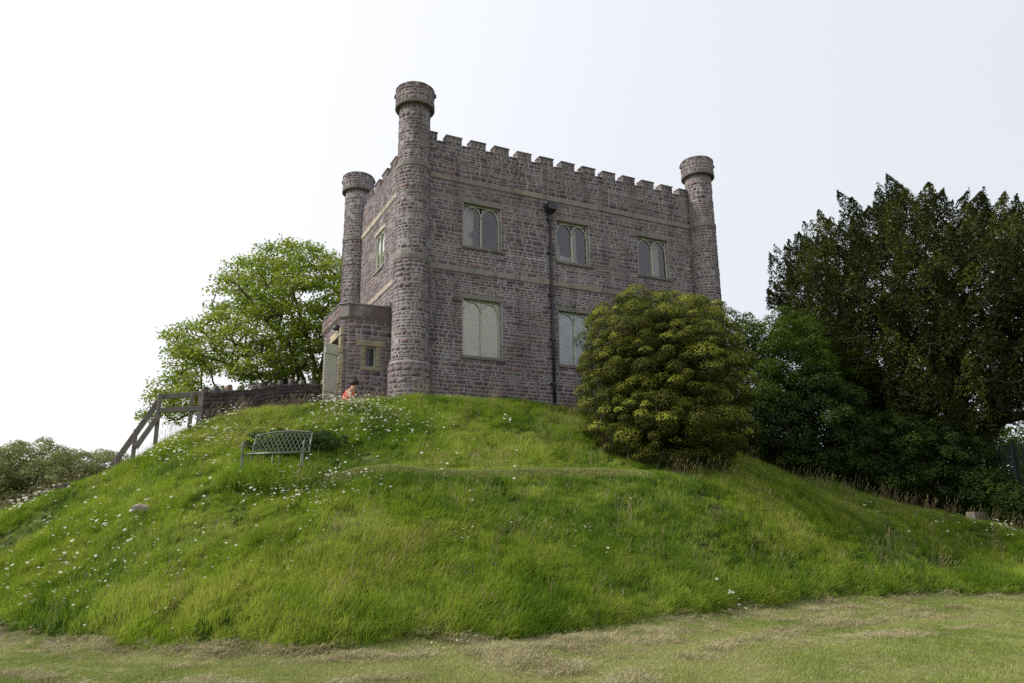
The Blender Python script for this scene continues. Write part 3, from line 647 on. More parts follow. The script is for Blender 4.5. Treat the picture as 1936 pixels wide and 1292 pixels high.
# porch downpipe and box gutter head by the turret
c = MB(); c.bbox((-.42, PY0-.30, 1.42), (-.16, PY0-.08, 1.66), .015); c.tube([(-.27, PY0-.18, 1.44), (-.30, PY0-.10, 1.30), (-.30, PY0-.07, 1.1), (-.30, PY0-.07, -1.4)], .045, 10); c.build('porch_downpipe', M_iron, po)
c = MB(); c.bbox((-.62, PY0-.10, PT-.02), (-.10, PY0+.3, PT+.03), .01); c.box((-.46, PY0-.09, PT+.02), (-.40, PY0-.03, PT+.15)); c.build('lead_flashing', M_lead, po)

# ------------------------------------------------------------------ boundary wall with standing coping stones
WA = np.array([-5.47, .07]); WB = np.array([-1.86, 1.32])
def wtop(px): return np.interp(px, [385, 475, 515, 560, 640], [738.7, 736.4, 727, 724.8, 725.5])
Lw = np.hypot(*(WB-WA)); wd = (WB-WA)/Lw; wn = np.array([wd[1], -wd[0]])
def prj(P): d = np.array(P)-CP; z = d@fw; return 968+F*(d@RT)/z, 646-F*(d@UP)/z
def ztop(u):
    P = WA+wd*u; px, _ = prj((P[0], P[1], -1)); d = ray(px, float(wtop(px))); return CP[2]+d[2]*math.hypot(P[0]-CP[0], P[1]-CP[1])/math.hypot(d[0], d[1])
bw = empty('boundary_wall', (WA[0], WA[1], -2), 'low dark rubble boundary wall topped with upright stones running up to the porch', 'wall')
us = np.linspace(0, Lw, 25); zt = np.array([ztop(u) for u in us])
c = MB(); c.cur = (.075, .062, .06); V = []
for u, z in zip(us, zt):
    P = WA+wd*u
    for s_, zz in ((0, -3.2), (0, z-.03), (-.30, z-.03), (-.30, -3.2)): V.append((P[0]+wn[0]*s_, P[1]+wn[1]*s_, zz))
c.add(V, [(4*j+i, 4*j+(i+1) % 4, 4*j+4+(i+1) % 4, 4*j+4+i) for j in range(24) for i in range(4)]+[(0, 1, 2, 3), (96, 99, 98, 97)]); c.build('wall_core', M_dark, bw)
A = rubble(0, Lw, -1.0, 0, (), hmin=.05, hmax=.15, lmin=.12, lmax=.36, joint=.012)
zt_f = lambda u: np.interp(u, us, zt)
V = stone_geo(A, lambda u, z, d: np.stack([WA[0]+wd[0]*u+wn[0]*d, WA[1]+wd[1]*u+wn[1]*d, z+zt_f(u)], -1), dmin=.0, dmax=.035)
cols = palette(len(A), .58); cols = cols*.8+.2*cols.mean(1, keepdims=True)
for i in range(min(len(A), 290)): npmesh('stone', V[i], OCT, np.repeat(cols[i:i+1], 16, 0), M_dark, bw)
if len(A) > 290: tag(stones_obj('stonework', V[290:], cols[290:], M_dark, bw), kind='stuff')
for k, (uu, hh, ww, cc_) in enumerate([(210, .17, .14, 0), (345, .19, .13, 0), (497, .22, .13, 1), (645, .20, .16, 2), (795, .18, .14, 3), (895, .20, .14, 0), (1010, .13, .17, 0), (1112, .20, .13, 0), (1255, .22, .15, 0), (1378, .18, .11, 3), (1505, .20, .10, 0), (1655, .20, .16, 4), (1800, .19, .16, 4)]):
    px = 360+uu/6.453; 
    u = min(np.linspace(0, Lw, 200), key=lambda q: abs(prj((*(WA+wd*q), -1))[0]-px)); z = float(zt_f(u)); P = WA+wd*u
    hh *= .82; c = MB(); c.cur = [(.10, .085, .08), (.24, .15, .10), (.17, .16, .10), (.20, .18, .16), (.20, .14, .12)][cc_]
    prof = [(-ww/2, 0), (ww/2, 0), (ww/2+random.uniform(-.02, .01), hh*.6), (ww*.25, hh), (-ww*.2, hh*random.uniform(.9, 1)), (-ww/2+random.uniform(-.01, .02), hh*.6)]
    V = [(P[0]+wd[0]*a+wn[0]*q, P[1]+wd[1]*a+wn[1]*q, z-.03+b) for q in (-.06, -.20) for a, b in prof]
    c.add(V, [(0, 1, 2, 3, 4, 5), (11, 10, 9, 8, 7, 6)]+[(i, (i+1) % 6, 6+(i+1) % 6, 6+i) for i in range(6)]); c.build('coping_stone', M_dark, bw)

# ------------------------------------------------------------------ timber handrail
hr = empty('timber_handrail', at_r(330, 812, 19.5), 'weathered timber handrail climbing the grass bank to the dark boundary wall', 'handrail')
def HP(px, py, r=19.5): d = ray(px, py); t = (-.69-CP[1])/d[1]; return CP+d*t
def bar(a, b, w_, t_, m, name, parent, back=0, bv=.008):
    a = Vector(a); b = Vector(b); d = (b-a); Ln = d.length; d.normalize(); q = Vector((0, 1, 0)); n_ = d.cross(q).normalized(); q = n_.cross(d).normalized()
    c = MB(); c.bbox((0, -t_/2+back, -w_/2), (Ln, t_/2+back, w_/2), bv, M=lambda v: tuple(a+d*v[0]+q*v[1]+n_*v[2])); return c.build(name, m, parent)
for px, pt in ((303, 745), (364, 742), (257, 812), (222, 862)):
    a = HP(px, pt); zb = float(hz(a[0], a[1]))-.3; bar((a[0], a[1], zb), a, .095, .095, M_wood, 'post', hr, bv=.012)
for (a, b, w_) in (((300, 750), (383, 743.5), .13), ((303, 777), (382, 773), .12), ((303, 754), (213, 880), .13), ((300, 786), (256, 848), .12)):
    bar(HP(*a), HP(*b), w_, .045, M_wood, 'rail', hr, back=.075 if w_ > .125 else -.072)

# ------------------------------------------------------------------ bench
bl = hit(459, 876, 0, 12, 19); BL = at_r(461, 859, 15.75); BR = at_r(571, 855.4, 15.35)
ax = (BR-BL); ax[2] = 0; bl_len = np.hypot(*ax[:2]); ax /= bl_len; ay = np.array([-ax[1], ax[0], 0]); zs_ = (BL[2]+BR[2])/2
# seat back should read up-right of the seat front
bench = empty('garden_bench', (BL[0], BL[1], zs_-.45), 'pale green metal garden bench with lattice back set into the grass bank', 'bench')
slope = (BR[2]-BL[2])/bl_len
def bp(u, v, w_): P = BL+ax*u+ay*v; return (P[0], P[1], BL[2]+slope*u+w_)
c = MB(); c.tube([bp(-.02, 0, 0), bp(bl_len+.02, 0, 0)], .02, 8); c.tube([bp(-.02, .42, .03), bp(bl_len+.02, .42, .03)], .016, 8); c.tube([bp(-.02, 0, 0), bp(-.02, .42, .03)], .014, 8); c.tube([bp(bl_len+.02, 0, 0), bp(bl_len+.02, .42, .03)], .014, 8); c.build('seat_frame', M_bench, bench, True)
for k in range(7):
    v = .05+.055*k; c = MB(); c.box((0, -.019, -.004), (bl_len, .019, .006), M=lambda p: bp(p[0], v+p[1], .012+.03*v/.42+p[2])); c.build('seat_slat', M_bench, bench)
topz = lambda u: .43+.055*math.sin(math.pi*u/bl_len)+.03*u/bl_len
bk = lambda u, t: bp(u, .43+.16*t, .03+(topz(u)-.03)*t)
c = MB(); c.tube([bk(bl_len*k/14, 1) for k in range(15)], .019, 8); c.build('top_rail', M_bench, bench, True)
for u in (0, bl_len):
    c = MB(); c.tube([bp(u, .50, -.52), bp(u, .43, -.1), bk(u, 0), bk(u, .5), bk(u, 1)], .018, 8); c.build('back_post', M_bench, bench, True)
    c = MB(); s_ = -.03 if u == 0 else .03
    c.tube([bp(u+s_, -.06, -.52), bp(u+s_, -.02, -.2), bp(u+s_, -.01, .05), bp(u+s_, -.02, .16), bp(u+s_, .01, .225), bp(u+s_, .07, .24), bp(u+s_, .2, .20), bp(u+s_, .33, .165), bp(u+s_*.5, .44, .18), bp(u, .49, .24)], .018, 8); c.build('armrest', M_bench, bench, True)
    c = MB(); c.tube([bp(u, -.01, -.02), bp(u-s_*.5, -.02, -.5)], .013, 8); c.build('leg', M_bench, bench, True)
c = MB(); c.tube([bp(bl_len*.5, .0, 0), bp(bl_len*.5, -.01, -.5)], .015, 8); c.build('leg', M_bench, bench, True)
c = MB(); c.tube([bp(bl_len*.5, .42, .03), bp(bl_len*.5, .45, -.5)], .015, 8); c.build('leg', M_bench, bench, True)
nb = 13
for s_ in (-1, 1):
    for k in range(-3, nb+4):
        u0 = bl_len*(k+.5)/nb; u1 = u0+s_*bl_len*3/nb; a, b = 0., 1.
        # clip to frame
        P = []
        for t in np.linspace(0, 1, 8):
            u = u0+(u1-u0)*t
            if 0 <= u <= bl_len: P.append(bk(u, t))
        if len(P) > 1:
            c = MB(); c.tube(P, .0062, 5); c.build('lattice_bar', M_bench, bench)

# ------------------------------------------------------------------ vegetation
def leaf_geo(C_, size, cols, up=None, flat=.5, asp=.55, fold=.25):
    """C_ (n,3) centres; up (n,3) preferred normals; returns V,F,colors"""
    n = len(C_); d = RNG.normal(size=(n, 3)); d /= np.linalg.norm(d, axis=1, keepdims=True)
    nm = RNG.normal(size=(n, 3)) if up is None else up*flat*2+RNG.normal(size=(n, 3))*(1-flat)
    nm /= np.linalg.norm(nm, axis=1, keepdims=True)+1e-9
    d = d-nm*(d*nm).sum(1, keepdims=True); d /= np.linalg.norm(d, axis=1, keepdims=True)+1e-9; s = np.cross(nm, d)
    L_ = (size*RNG.uniform(.6, 1.25, n))[:, None]
    a = C_-d*L_*.5; t = C_+d*L_*.5; l = C_+s*L_*asp*.5-nm*L_*fold*.3; r_ = C_-s*L_*asp*.5-nm*L_*fold*.3
    V = np.stack([a, l, t, r_], 1).reshape(-1, 3); k = 4*np.arange(n)[:, None]
    Fc = np.concatenate([k+np.array([[0, 1, 2]]), k+np.array([[0, 2, 3]])]); return V, Fc, np.repeat(cols, 4, 0)
def leafcols(n, pal, var=.25):
    pal = np.array(pal); t = RNG.dirichlet(np.ones(len(pal))*.8, n); return (t@pal)*RNG.uniform(1-var, 1+var, (n, 1))
def branches(name, base, targets, m, parent, r0=.02, rmax=.3, nseg=4, trunks=None):
    nodes = [np.array(base, float)]; par = [-1]
    for t in (trunks or []):
        p = 0
        for q in t: nodes.append(np.array(q, float)); par.append(p); p = len(nodes)-1
    T = sorted(targets, key=lambda q: np.linalg.norm(q-nodes[0]))
    for q in T:
        A_ = np.array(nodes); d = np.linalg.norm(A_-q, axis=1); dd = np.linalg.norm(A_-nodes[0], axis=1)
        s_ = d+.35*np.abs(dd)*.0+np.where(A_[:, 2] > q[2]+.3, 1.5, 0); 
        if len(nodes) > 2: s_[0] += 3
        i = int(np.argmin(s_)); a = nodes[i]; p = i; Ln = d[i]
        for k in range(1, nseg+1):
            t = k/nseg; w_ = a+(q-a)*t+np.array([0, 0, -.12*Ln*math.sin(math.pi*t)])+RNG.normal(size=3)*.04*Ln*(1 if k < nseg else 0); nodes.append(w_); par.append(p); p = len(nodes)-1
    n = len(nodes); cnt = np.zeros(n); ch_ = [[] for _ in range(n)]
    for i in range(n-1, 0, -1):
        if not ch_[i]: cnt[i] = 1
        cnt[par[i]] += cnt[i]; ch_[par[i]].append(i)
    rad = np.minimum(r0*np.sqrt(cnt), rmax); mb = MB(); done = set()
    for i in range(1, n):
        if par[i] in done or True:
            pass
    # chains
    st = [(0, c_) for c_ in ch_[0]]
    while st:
        p, i = st.pop(); P = [nodes[p], nodes[i]]; Rr = [rad[i], rad[i]]
        while ch_[i]:
            k = max(ch_[i], key=lambda q: cnt[q])
            st += [(i, q) for q in ch_[i] if q != k]; i = k; P.append(nodes[i]); Rr.append(rad[i])
        Rr[-1] *= .5; mb.tube(P, Rr, 6 if Rr[0] > .05 else 4, cap=False)
    return mb.build(name, m, parent)
def inpoly(px, py, poly):
    ins = False; j = len(poly)-1
    for i in range(len(poly)):
        (xi, yi), (xj, yj) = poly[i], poly[j]
        if (yi > py) != (yj > py) and px < (xj-xi)*(py-yi)/(yj-yi)+xi: ins = not ins
        j = i
    return ins

# --- sycamore behind the boundary wall (real crown, about 9 m wide)
def dist_poly(px, py, poly):
    P = np.array(poly, float); Q = np.roll(P, -1, 0); d = Q-P; t = np.clip(((np.array([px, py])-P)*d).sum(1)/(d*d).sum(1), 0, 1); return np.min(np.hypot(*(P+d*t[:, None]-np.array([px, py])).T))
def crown_targets(poly, rc, depth, n, gap=0):
    """points in a rounded volume whose outline (seen across its width) follows the crown's shape; thickest in its middle"""
    out_ = []; xs = [p[0] for p in poly]; ys = [p[1] for p in poly]
    while len(out_) < n:
        px, py = random.uniform(min(xs), max(xs)), random.uniform(min(ys), max(ys))
        if not inpoly(px, py, poly) or float(vnoise(px, py, 42, 77)) < gap: continue
        dd = dist_poly(px, py, poly); th_ = depth*math.sqrt(min(1, dd/70.)); w_ = random.uniform(-1, 1); out_.append(at_r(px, py, rc+th_*w_))
    return out_
def spaced(T, dmin):
    K = []
    for t in T:
        if all(np.linalg.norm(t-k) > dmin for k in K): K.append(t)
    return K
SUNV = np.array(sd)
syc_poly = [(272, 790), (285, 730), (325, 700), (308, 630), (345, 610), (400, 600), (400, 540), (440, 490), (500, 465), (555, 455), (610, 470), (660, 490), (740, 500), (760, 640), (740, 740), (560, 740), (400, 770), (330, 800)]
RC = 31.
scene.cycles.use_denoising = False
T = spaced(crown_targets(syc_poly, RC, 3.0, 2400, .24), .45)
sb = at_r(590, 745, RC); sb[2] = float(hz(sb[0], sb[1]))-.2
syc = empty('sycamore_tree', tuple(sb), 'broad light green broadleaf tree rising behind the boundary wall', 'tree')
tp = [at_r(596, 690, RC), at_r(580, 640, RC), at_r(560, 570, RC)]; tq = [at_r(570, 735, RC-.3), at_r(520, 715, RC-.8), at_r(440, 690, RC-1), at_r(370, 670, RC-1)]; tr_ = [at_r(605, 700, RC+.3), at_r(620, 640, RC), at_r(640, 560, RC)]; t4 = [at_r(575, 720, RC), at_r(545, 650, RC-.6), at_r(500, 600, RC-.8), at_r(450, 540, RC-.8)]
branches('trunk', sb, T, M_bark, syc, r0=.016, rmax=.26, trunks=[tp, tq, tr_, t4])
Vs = []; nl = 0; CL = []; UPS = []; COLS = []
for t in T:
    k = RNG.integers(50, 125); g_ = np.clip(RNG.normal(size=(k, 3)), -1.7, 1.7)*np.array([.21, .21, .12]); CL.append(t+g_); UPS.append(np.tile([[0, 0, 1]], (k, 1))+g_*1.2)
    tone = random.random(); pal = [(.16, .22, .03), (.22, .28, .045), (.10, .15, .022)] if tone < .6 else [(.27, .31, .055), (.31, .33, .08), (.17, .23, .035)]
    COLS.append(leafcols(k, pal))
V, Fc, Cc = leaf_geo(np.concatenate(CL), .112, np.concatenate(COLS), np.concatenate(UPS), .45, .75)
npmesh('crown', V, Fc, Cc, M_leaf, syc)

# --- yew
yew_poly = [(1472, 620), (1470, 560), (1485, 495), (1515, 460), (1555, 430), (1580, 450), (1610, 395), (1640, 410), (1685, 370), (1745, 370), (1775, 405), (1795, 425), (1835, 385), (1870, 405), (1925, 410), (2000, 390), (2080, 400), (2160, 470), (2210, 600), (2200, 700), (2050, 790), (1936, 790), (1850, 830), (1700, 830), (1600, 770), (1520, 700), (1470, 640)]
YR = 29.5
T = spaced(crown_targets(yew_poly, YR, 4.4, 3500), .56); SPI = [at_r(a_+12, b_+38, YR+c_) for a_, b_, c_ in ((1458, 475, 0), (1500, 425, 0), (1543, 392, .4), (1600, 352, 0), (1632, 372, 1), (1683, 322, 0), (1703, 340, .8), (1742, 325, 0), (1762, 350, 0), (1790, 372, 1), (1833, 338, 0), (1850, 365, 0), (1872, 362, 1), (1903, 366, 0), (1925, 368, 0), (1452, 530, 0), (1575, 400, 1), (1655, 350, 1))]
yb = at_r(1790, 850, YR); yb[2] = float(hz(yb[0], yb[1]))-.3
yew = empty('yew_tree', tuple(yb), 'huge dark evergreen yew with ragged pointed top beside the castle', 'tree')
trk = [[yb+np.array([0.2*k, 0, 1.2*k]) for k in (1, 2, 3)]]
for tx, ty in ((1540, 560), (1640, 480), (1760, 450), (1880, 500), (2020, 560)):
    q = at_r(tx, ty, YR+random.uniform(-1, 1)); trk.append([yb+(q-yb)*f_+np.array([0, 0, .8*math.sin(math.pi*f_)]) for f_ in (.2, .4, .6, .8)])
branches('trunk', yb, T, mat('yew_bark', (.03, .022, .017), .95), yew, r0=.02, rmax=.4, trunks=trk)
CL = []; UPS = []; COLS = []
for ti_, t in enumerate(T+SPI):
    sp_ = ti_ >= len(T); k = int(RNG.integers(230, 430))*(2 if sp_ else 1); hgt = random.uniform(.5, .8) if sp_ else random.uniform(.45, .8)
    u = RNG.uniform(0, 1, k); rad_ = (1-u)**.7*(.46 if sp_ else .50)*RNG.uniform(.3, 1, k)**.5; an = RNG.uniform(0, 6.283, k)
    px_ = np.stack([np.cos(an)*rad_, np.sin(an)*rad_, (u-.4)*hgt*1.5], 1); lean = (t-yb); lean[2] = 0; lean = lean/(np.linalg.norm(lean)+1e-6)
    px_ += np.outer(u, RNG.normal(size=3)*.16); px_ *= 1+.35*(vnoise(px_[:, 0]*6+ti_, px_[:, 2]*6+an, 1, 3)-.5)[:, None]; px_ += np.outer(np.abs(px_[:, 2])*px_[:, 2].clip(0, 9)*0+px_[:, 2]*.30, lean); CL.append(t+px_)
    UPS.append(np.stack([np.cos(an), np.sin(an), np.full(k, .6)], 1)); tone = random.random()
    pal = [(.020, .029, .007), (.032, .040, .009), (.014, .020, .006)] if tone < .68 else [(.055, .072, .014), (.038, .050, .011), (.07, .075, .016)]
    COLS.append(leafcols(k, pal, .3))
V, Fc, Cc = leaf_geo(np.concatenate(CL), .105, np.concatenate(COLS), np.concatenate(UPS), .3, .42)
npmesh('crown', V, Fc, Cc, M_yew, yew)

# --- cushion shrubs
def shrub(name, label, cat, centre, rad, nb_, br, leaf, pals, mleaf=M_leafd, dens=320, group=None, cushion=False, power=1., zcut=None, stems=True, topbias=.0, core=True, shape=None):
    c0 = np.array(centre, float); rad = np.array(rad, float); z0 = float(hz(c0[0], c0[1])); root = empty(name, (c0[0], c0[1], z0), label, cat, group)
    B_ = []; tries = 0
    while len(B_) < nb_ and tries < nb_*40:
        tries += 1; v = RNG.normal(size=3); v /= np.linalg.norm(v)
        if v[2] < (-.98 if cushion else -.75): continue
        s_ = (random.uniform(.87, 1.03) if cushion else random.uniform(.78, 1.04)) if random.random() < .8 else random.uniform(.3, .78)
        if shape: s_ *= shape(v)
        p = c0+v*rad*s_; b = random.uniform(*br)
        if p[2] < float(hz(p[0], p[1]))+.05: continue
        if any(np.linalg.norm(p-q[0]) < (b+q[1])*(.72 if cushion else .56) for q in B_): continue
        B_.append((p, b, v, s_))
    CL = []; UPS = []; COLS = []
    for p, b, v, s_ in B_:
        k = int(dens*(b/br[1])**2*random.uniform(.8, 1.2)); d = RNG.normal(size=(k, 3)); d /= np.linalg.norm(d, axis=1, keepdims=True)
        d = d+v*.55+np.array([0, 0, .3]); d /= np.linalg.norm(d, axis=1, keepdims=True)
        bump_ = 1+.28*(vnoise(d[:, 0]*4+p[0]*7, d[:, 1]*4+d[:, 2]*5+p[2]*5, 1, 9)-.5)
        rr = b*RNG.uniform(.82 if cushion else .62, 1.08, (k, 1))*bump_[:, None]; q = p+d*rr*np.array([1.1, 1.1, .85]); CL.append(q); UPS.append(d+np.array([0, 0, .35]))
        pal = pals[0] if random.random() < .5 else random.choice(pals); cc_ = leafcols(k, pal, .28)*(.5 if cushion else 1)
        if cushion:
            tip = (d[:, 2] > RNG.uniform(-.5, .3)) & (RNG.random(k) < .8); cc_[tip] = leafcols(int(tip.sum()), cushion, .2)*random.choice((.45, .7, 1.0, 1.3, 1.7))*random.uniform(.85, 1.1); UPS[-1] = d*1.0+np.array([0, 0, .15])  # upper leaves: new-growth colour, also painting lit tops over dark undersides
        COLS.append(cc_)
    if core:
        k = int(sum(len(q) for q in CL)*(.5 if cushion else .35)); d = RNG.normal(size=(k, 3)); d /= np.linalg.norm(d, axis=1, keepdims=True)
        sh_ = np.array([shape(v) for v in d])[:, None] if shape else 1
        q = c0+d*rad*RNG.uniform(.5, .86, (k, 1))*sh_; q = q[q[:, 2] > hz(q[:, 0], q[:, 1])]; CL.append(q); UPS.append(np.tile([[0, 0, 1.]], (len(q), 1))); COLS.append(leafcols(len(q), [tuple(np.array(pals[0][0])*(.35 if cushion else .8)), tuple(np.array(pals[0][-1])*(.4 if cushion else .7))], .3))  # inner leaves coloured darker, painting shade into gaps between the clumps
    V, Fc, Cc = leaf_geo(np.concatenate(CL), leaf, np.concatenate(COLS), np.concatenate(UPS), .68 if cushion else .5, .5)
    npmesh('foliage', V, Fc, Cc, mleaf, root)
    if stems:
        tg = [q[0] for q in B_[::2]]; branches('stem', (c0[0], c0[1], z0-.1), tg, M_bark, root, r0=.009, rmax=.09, nseg=3)
    return root
bc = at_r(1256, 712, 19.6)
def bshape(v):
    return 1+.05*math.sin(5*v[0]+2)*math.cos(4*v[2])+(.10 if v[2] < -.5 else 0)
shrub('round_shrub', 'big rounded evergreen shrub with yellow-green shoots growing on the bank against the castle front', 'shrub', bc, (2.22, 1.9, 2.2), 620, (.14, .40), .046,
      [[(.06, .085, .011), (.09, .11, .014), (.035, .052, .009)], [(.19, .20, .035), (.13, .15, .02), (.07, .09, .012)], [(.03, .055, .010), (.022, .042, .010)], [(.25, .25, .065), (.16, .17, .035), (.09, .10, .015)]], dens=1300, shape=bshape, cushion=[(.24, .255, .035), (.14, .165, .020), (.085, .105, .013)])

# --- bank of shrubs under the yew
DG = [[(.022, .040, .007), (.034, .056, .008), (.014, .026, .006)], [(.045, .075, .011), (.032, .058, .009)], [(.012, .021, .006), (.018, .030, .008)]]
LG = [[(.06, .10, .012), (.09, .14, .016), (.035, .065, .010)], [(.12, .17, .025), (.07, .115, .014)]]
SH = [  # px, py centre, r, radii, name, palettes, label
 (1425, 720, 24.0, (1.15, 1.2, 1.95), 'elder_shrub', LG, 'fresh green leafy shrub rising directly behind the big rounded evergreen'),
 (1500, 700, 25.2, (1.1, 1.2, 2.0), 'elder_shrub', LG, 'tall loose green shrub whose top breaks the sky at the edge of the yew'),
 (1465, 810, 23.6, (1.2, .8, .95), 'ivy_mound', DG, 'low dark ivy mound at the top of the grass bank behind the rounded evergreen'),
 (1560, 790, 24.6, (1.3, 1.1, 1.5), 'hedge_shrub', DG, 'dark green hedge shrub in front of the pinkish ruined stone wall'),
 (1610, 855, 24.8, (1.25, .8, .9), 'hedge_shrub', DG, 'low dark hedge shrub overhanging the middle of the sloping bank'),
 (1590, 710, 27.0, (1.0, 1.0, 1.3), 'elder_shrub', LG, 'light green sapling top standing before the dark yew and above the pinkish wall'),
 (1695, 855, 25.6, (1.4, 1.0, 1.25), 'hedge_shrub', DG, 'broad green hedge shrub below the pinkish ruined stone wall'),
 (1790, 885, 26.2, (1.5, 1.0, 1.35), 'hedge_shrub', DG, 'widest dark hedge shrub under the yew, just uphill of the pale kerb block'),
 (1690, 905, 25.6, (1.5, .8, .8), 'hedge_shrub', DG, 'low dark shrub filling the gap at the very foot of the pinkish wall'),
 (1755, 800, 28.0, (2.0, 1.2, 1.6), 'hedge_shrub', DG, 'tall shaded shrub directly under the thick low bough of the yew'),
 (1640, 770, 29.3, (1.8, 1.2, 1.5), 'hedge_shrub', DG, 'shaded shrub mass rising behind the pinkish ruined wall'),
 (1530, 880, 24.0, (1.0, .6, .45), 'ivy_mound', DG, 'thin ivy skirt along the foot of the hedge beside the rounded evergreen'),
 (1860, 935, 26.0, (.95, .8, .62), 'hedge_shrub', DG, 'dark creeper clad shrub at the foot of the palisade fence'),
 (1945, 958, 25.4, (1.0, .5, .45), 'ivy_mound', DG, 'low dark ivy mound at the foot of the palisade fence by the photo edge')]
for px, py, r_, rad, nm, pal, lb in SH:
    shrub(nm, lb, 'shrub' if nm != 'ivy_mound' else 'ivy', at_r(px, py, r_), rad, 110, (.16, .36), .075 if pal is DG else .08, pal, M_leaf if pal is LG else M_leafd, dens=360, group='shrubs along the top of the bank')
# ivy behind the bench
ib = hit(597, 846, .1)+np.array([0, 0, .12])
shrub('ivy_clump', 'dark green ivy clump spreading behind the lattice bench', 'ivy', ib, (.75, .35, .32), 60, (.07, .16), .055, [[(.02, .045, .012), (.04, .075, .015)], [(.06, .09, .02), (.03, .06, .014)]], dens=130, stems=False)
ib = hit(532, 842, .1)+np.array([0, 0, .12])
shrub('ivy_clump', 'dark ivy seen through the lattice of the bench back', 'ivy', ib, (.75, .3, .30), 70, (.06, .13), .05, [[(.025, .05, .012), (.05, .085, .02)], [(.06, .10, .025), (.02, .04, .012)]], dens=110, stems=False)
# far willow scrub
for px, py, r_, rad, lb in ((20, 948, 40, (2.6, 2.5, 2.2), 'grey-green willow scrub showing beyond the daisies at the far foot of the bank'), (78, 922, 42, (2.2, 2.2, 1.9), 'tallest clump of the far willow scrub, feathery at its top'), (172, 922, 44, (2.2, 2.2, 1.65), 'looser pale willow clump beside the lower end of the timber handrail'), (-70, 950, 41, (2.6, 2.2, 2.2), 'far willow clump running out of view past the daisies')):
    shrub('willow_bush', lb, 'bush', at_r(px, py, r_), rad, 110, (.25, .6), .12, [[(.20, .22, .08), (.25, .26, .11), (.13, .15, .055)], [(.28, .28, .13), (.20, .22, .09)]], M_leaf, dens=420, group='far willow scrub')
# ruined wall showing through the hedge
rw = empty('ruined_wall', tuple(at_r(1660, 800, 28.2)), 'pinkish ruined stone wall glimpsed through the hedge under the yew', 'wall')
a = at_r(1590, 800, 27.6); b = at_r(1730, 800, 28.4); ln = np.hypot(*(b-a)[:2]); dd = (b-a)/ln; dn = np.array([dd[1], -dd[0]])
wm = lambda u, z, d: np.stack([a[0]+dd[0]*u+dn[0]*d, a[1]+dd[1]*u+dn[1]*d, z+0*u], -1)
z0 = a[2]-1.6; z1 = a[2]+.9
c = MB(); 
V = [tuple(wm(np.array(u), z, d)) for u in (0, ln) for d in (0, -.4) for z in (z0, z1)]; c.add(V, [(0, 1, 3, 2), (4, 6, 7, 5), (0, 4, 5, 1), (2, 3, 7, 6), (0, 2, 6, 4), (1, 5, 7, 3)]); c.build('wall_core', M_mortar, rw)
A = rubble(0, ln, z0, z1, (), lmin=.2, lmax=.5, hmin=.09); V = stone_geo(A, wm); cols = palette(len(A), 1.5); cols[:, 0] *= 1.25
for i in range(min(150, len(A))): npmesh('stone', V[i], OCT, np.repeat(cols[i:i+1], 16, 0), M_stone, rw)
if len(A) > 150: tag(stones_obj('stonework', V[150:], cols[150:], M_stone, rw), kind='stuff')

# palisade fence
pf_ = empty('palisade_fence', tuple(at_r(1925, 925, 25.4)), 'dark green steel palisade fence with pointed pales at the yew side of the bank', 'fence')
M_pal = mat('palisade_paint', (.006, .012, .013), .7, spec=.05)
A0 = at_r(1872, 905, 26.6); A1 = at_r(2010, 905, 25.2); dv_ = (A1-A0); dv_[2] = 0; Lf = np.hypot(*dv_[:2]); dv_ /= Lf; nn_ = np.array([dv_[1], -dv_[0], 0]); np_ = int(Lf/.145)
for k in range(np_):
    P = A0+dv_*(k*.145); zt_ = at_r(1900, 838, 26)[2]-.02*k*.145+(-.03 if k % 2 else 0); zb = float(hz(P[0], P[1]))-.1
    c = MB(); w_ = .03; prof = [(-w_, 0), (-w_*.4, .012), (w_*.4, .012), (w_, 0)]
    V = [tuple(P+dv_*x+nn_*y+np.array([0, 0, z-P[2]])) for z in (zb, zt_-.07) for x, y in prof]+[tuple(P+np.array([0, 0, zt_-P[2]])+nn_*.01)]
    V += [tuple(np.array(v)-nn_*.006) for v in V]
    Fs = [(i, i+1, i+5, i+4) for i in range(3)]+[(4, 5, 8), (5, 6, 8), (6, 7, 8)]; Fs += [tuple(j+9 for j in f)[::-1] for f in Fs]; Fs += [(0, 4, 13, 9), (3, 12, 16, 7)]
    c.add(V, Fs); c.build('pale', M_pal, pf_)
for zz in (-.45, -1.6):
    c = MB(); zt_ = at_r(1900, 838, 26)[2]; c.box((0, -.03, zt_+zz), (Lf, -.008, zt_+zz+.05), M=lambda v: (A0[0]+dv_[0]*v[0]+nn_[0]*v[1], A0[1]+dv_[1]*v[0]+nn_[1]*v[1], v[2])); c.build('rail', M_pal, pf_)
P = A0+dv_*(Lf*.44); c = MB(); zt_ = at_r(1929, 833, 26)[2]; c.bbox((P[0]-.05, P[1]-.05+.08, float(hz(P[0], P[1]))-.1), (P[0]+.05, P[1]+.13, zt_), .008); c.build('post', M_pal, pf_)
# bright hedge on the far side of the fence
shrub('lawn_hedge', 'sunlit green hedge seen between the bars of the palisade fence', 'hedge', at_r(1945, 880, 35), (3.0, 1.0, 1.35), 110, (.25, .5), .12, [[(.10, .17, .025), (.14, .21, .03)]], M_leaf, dens=260)
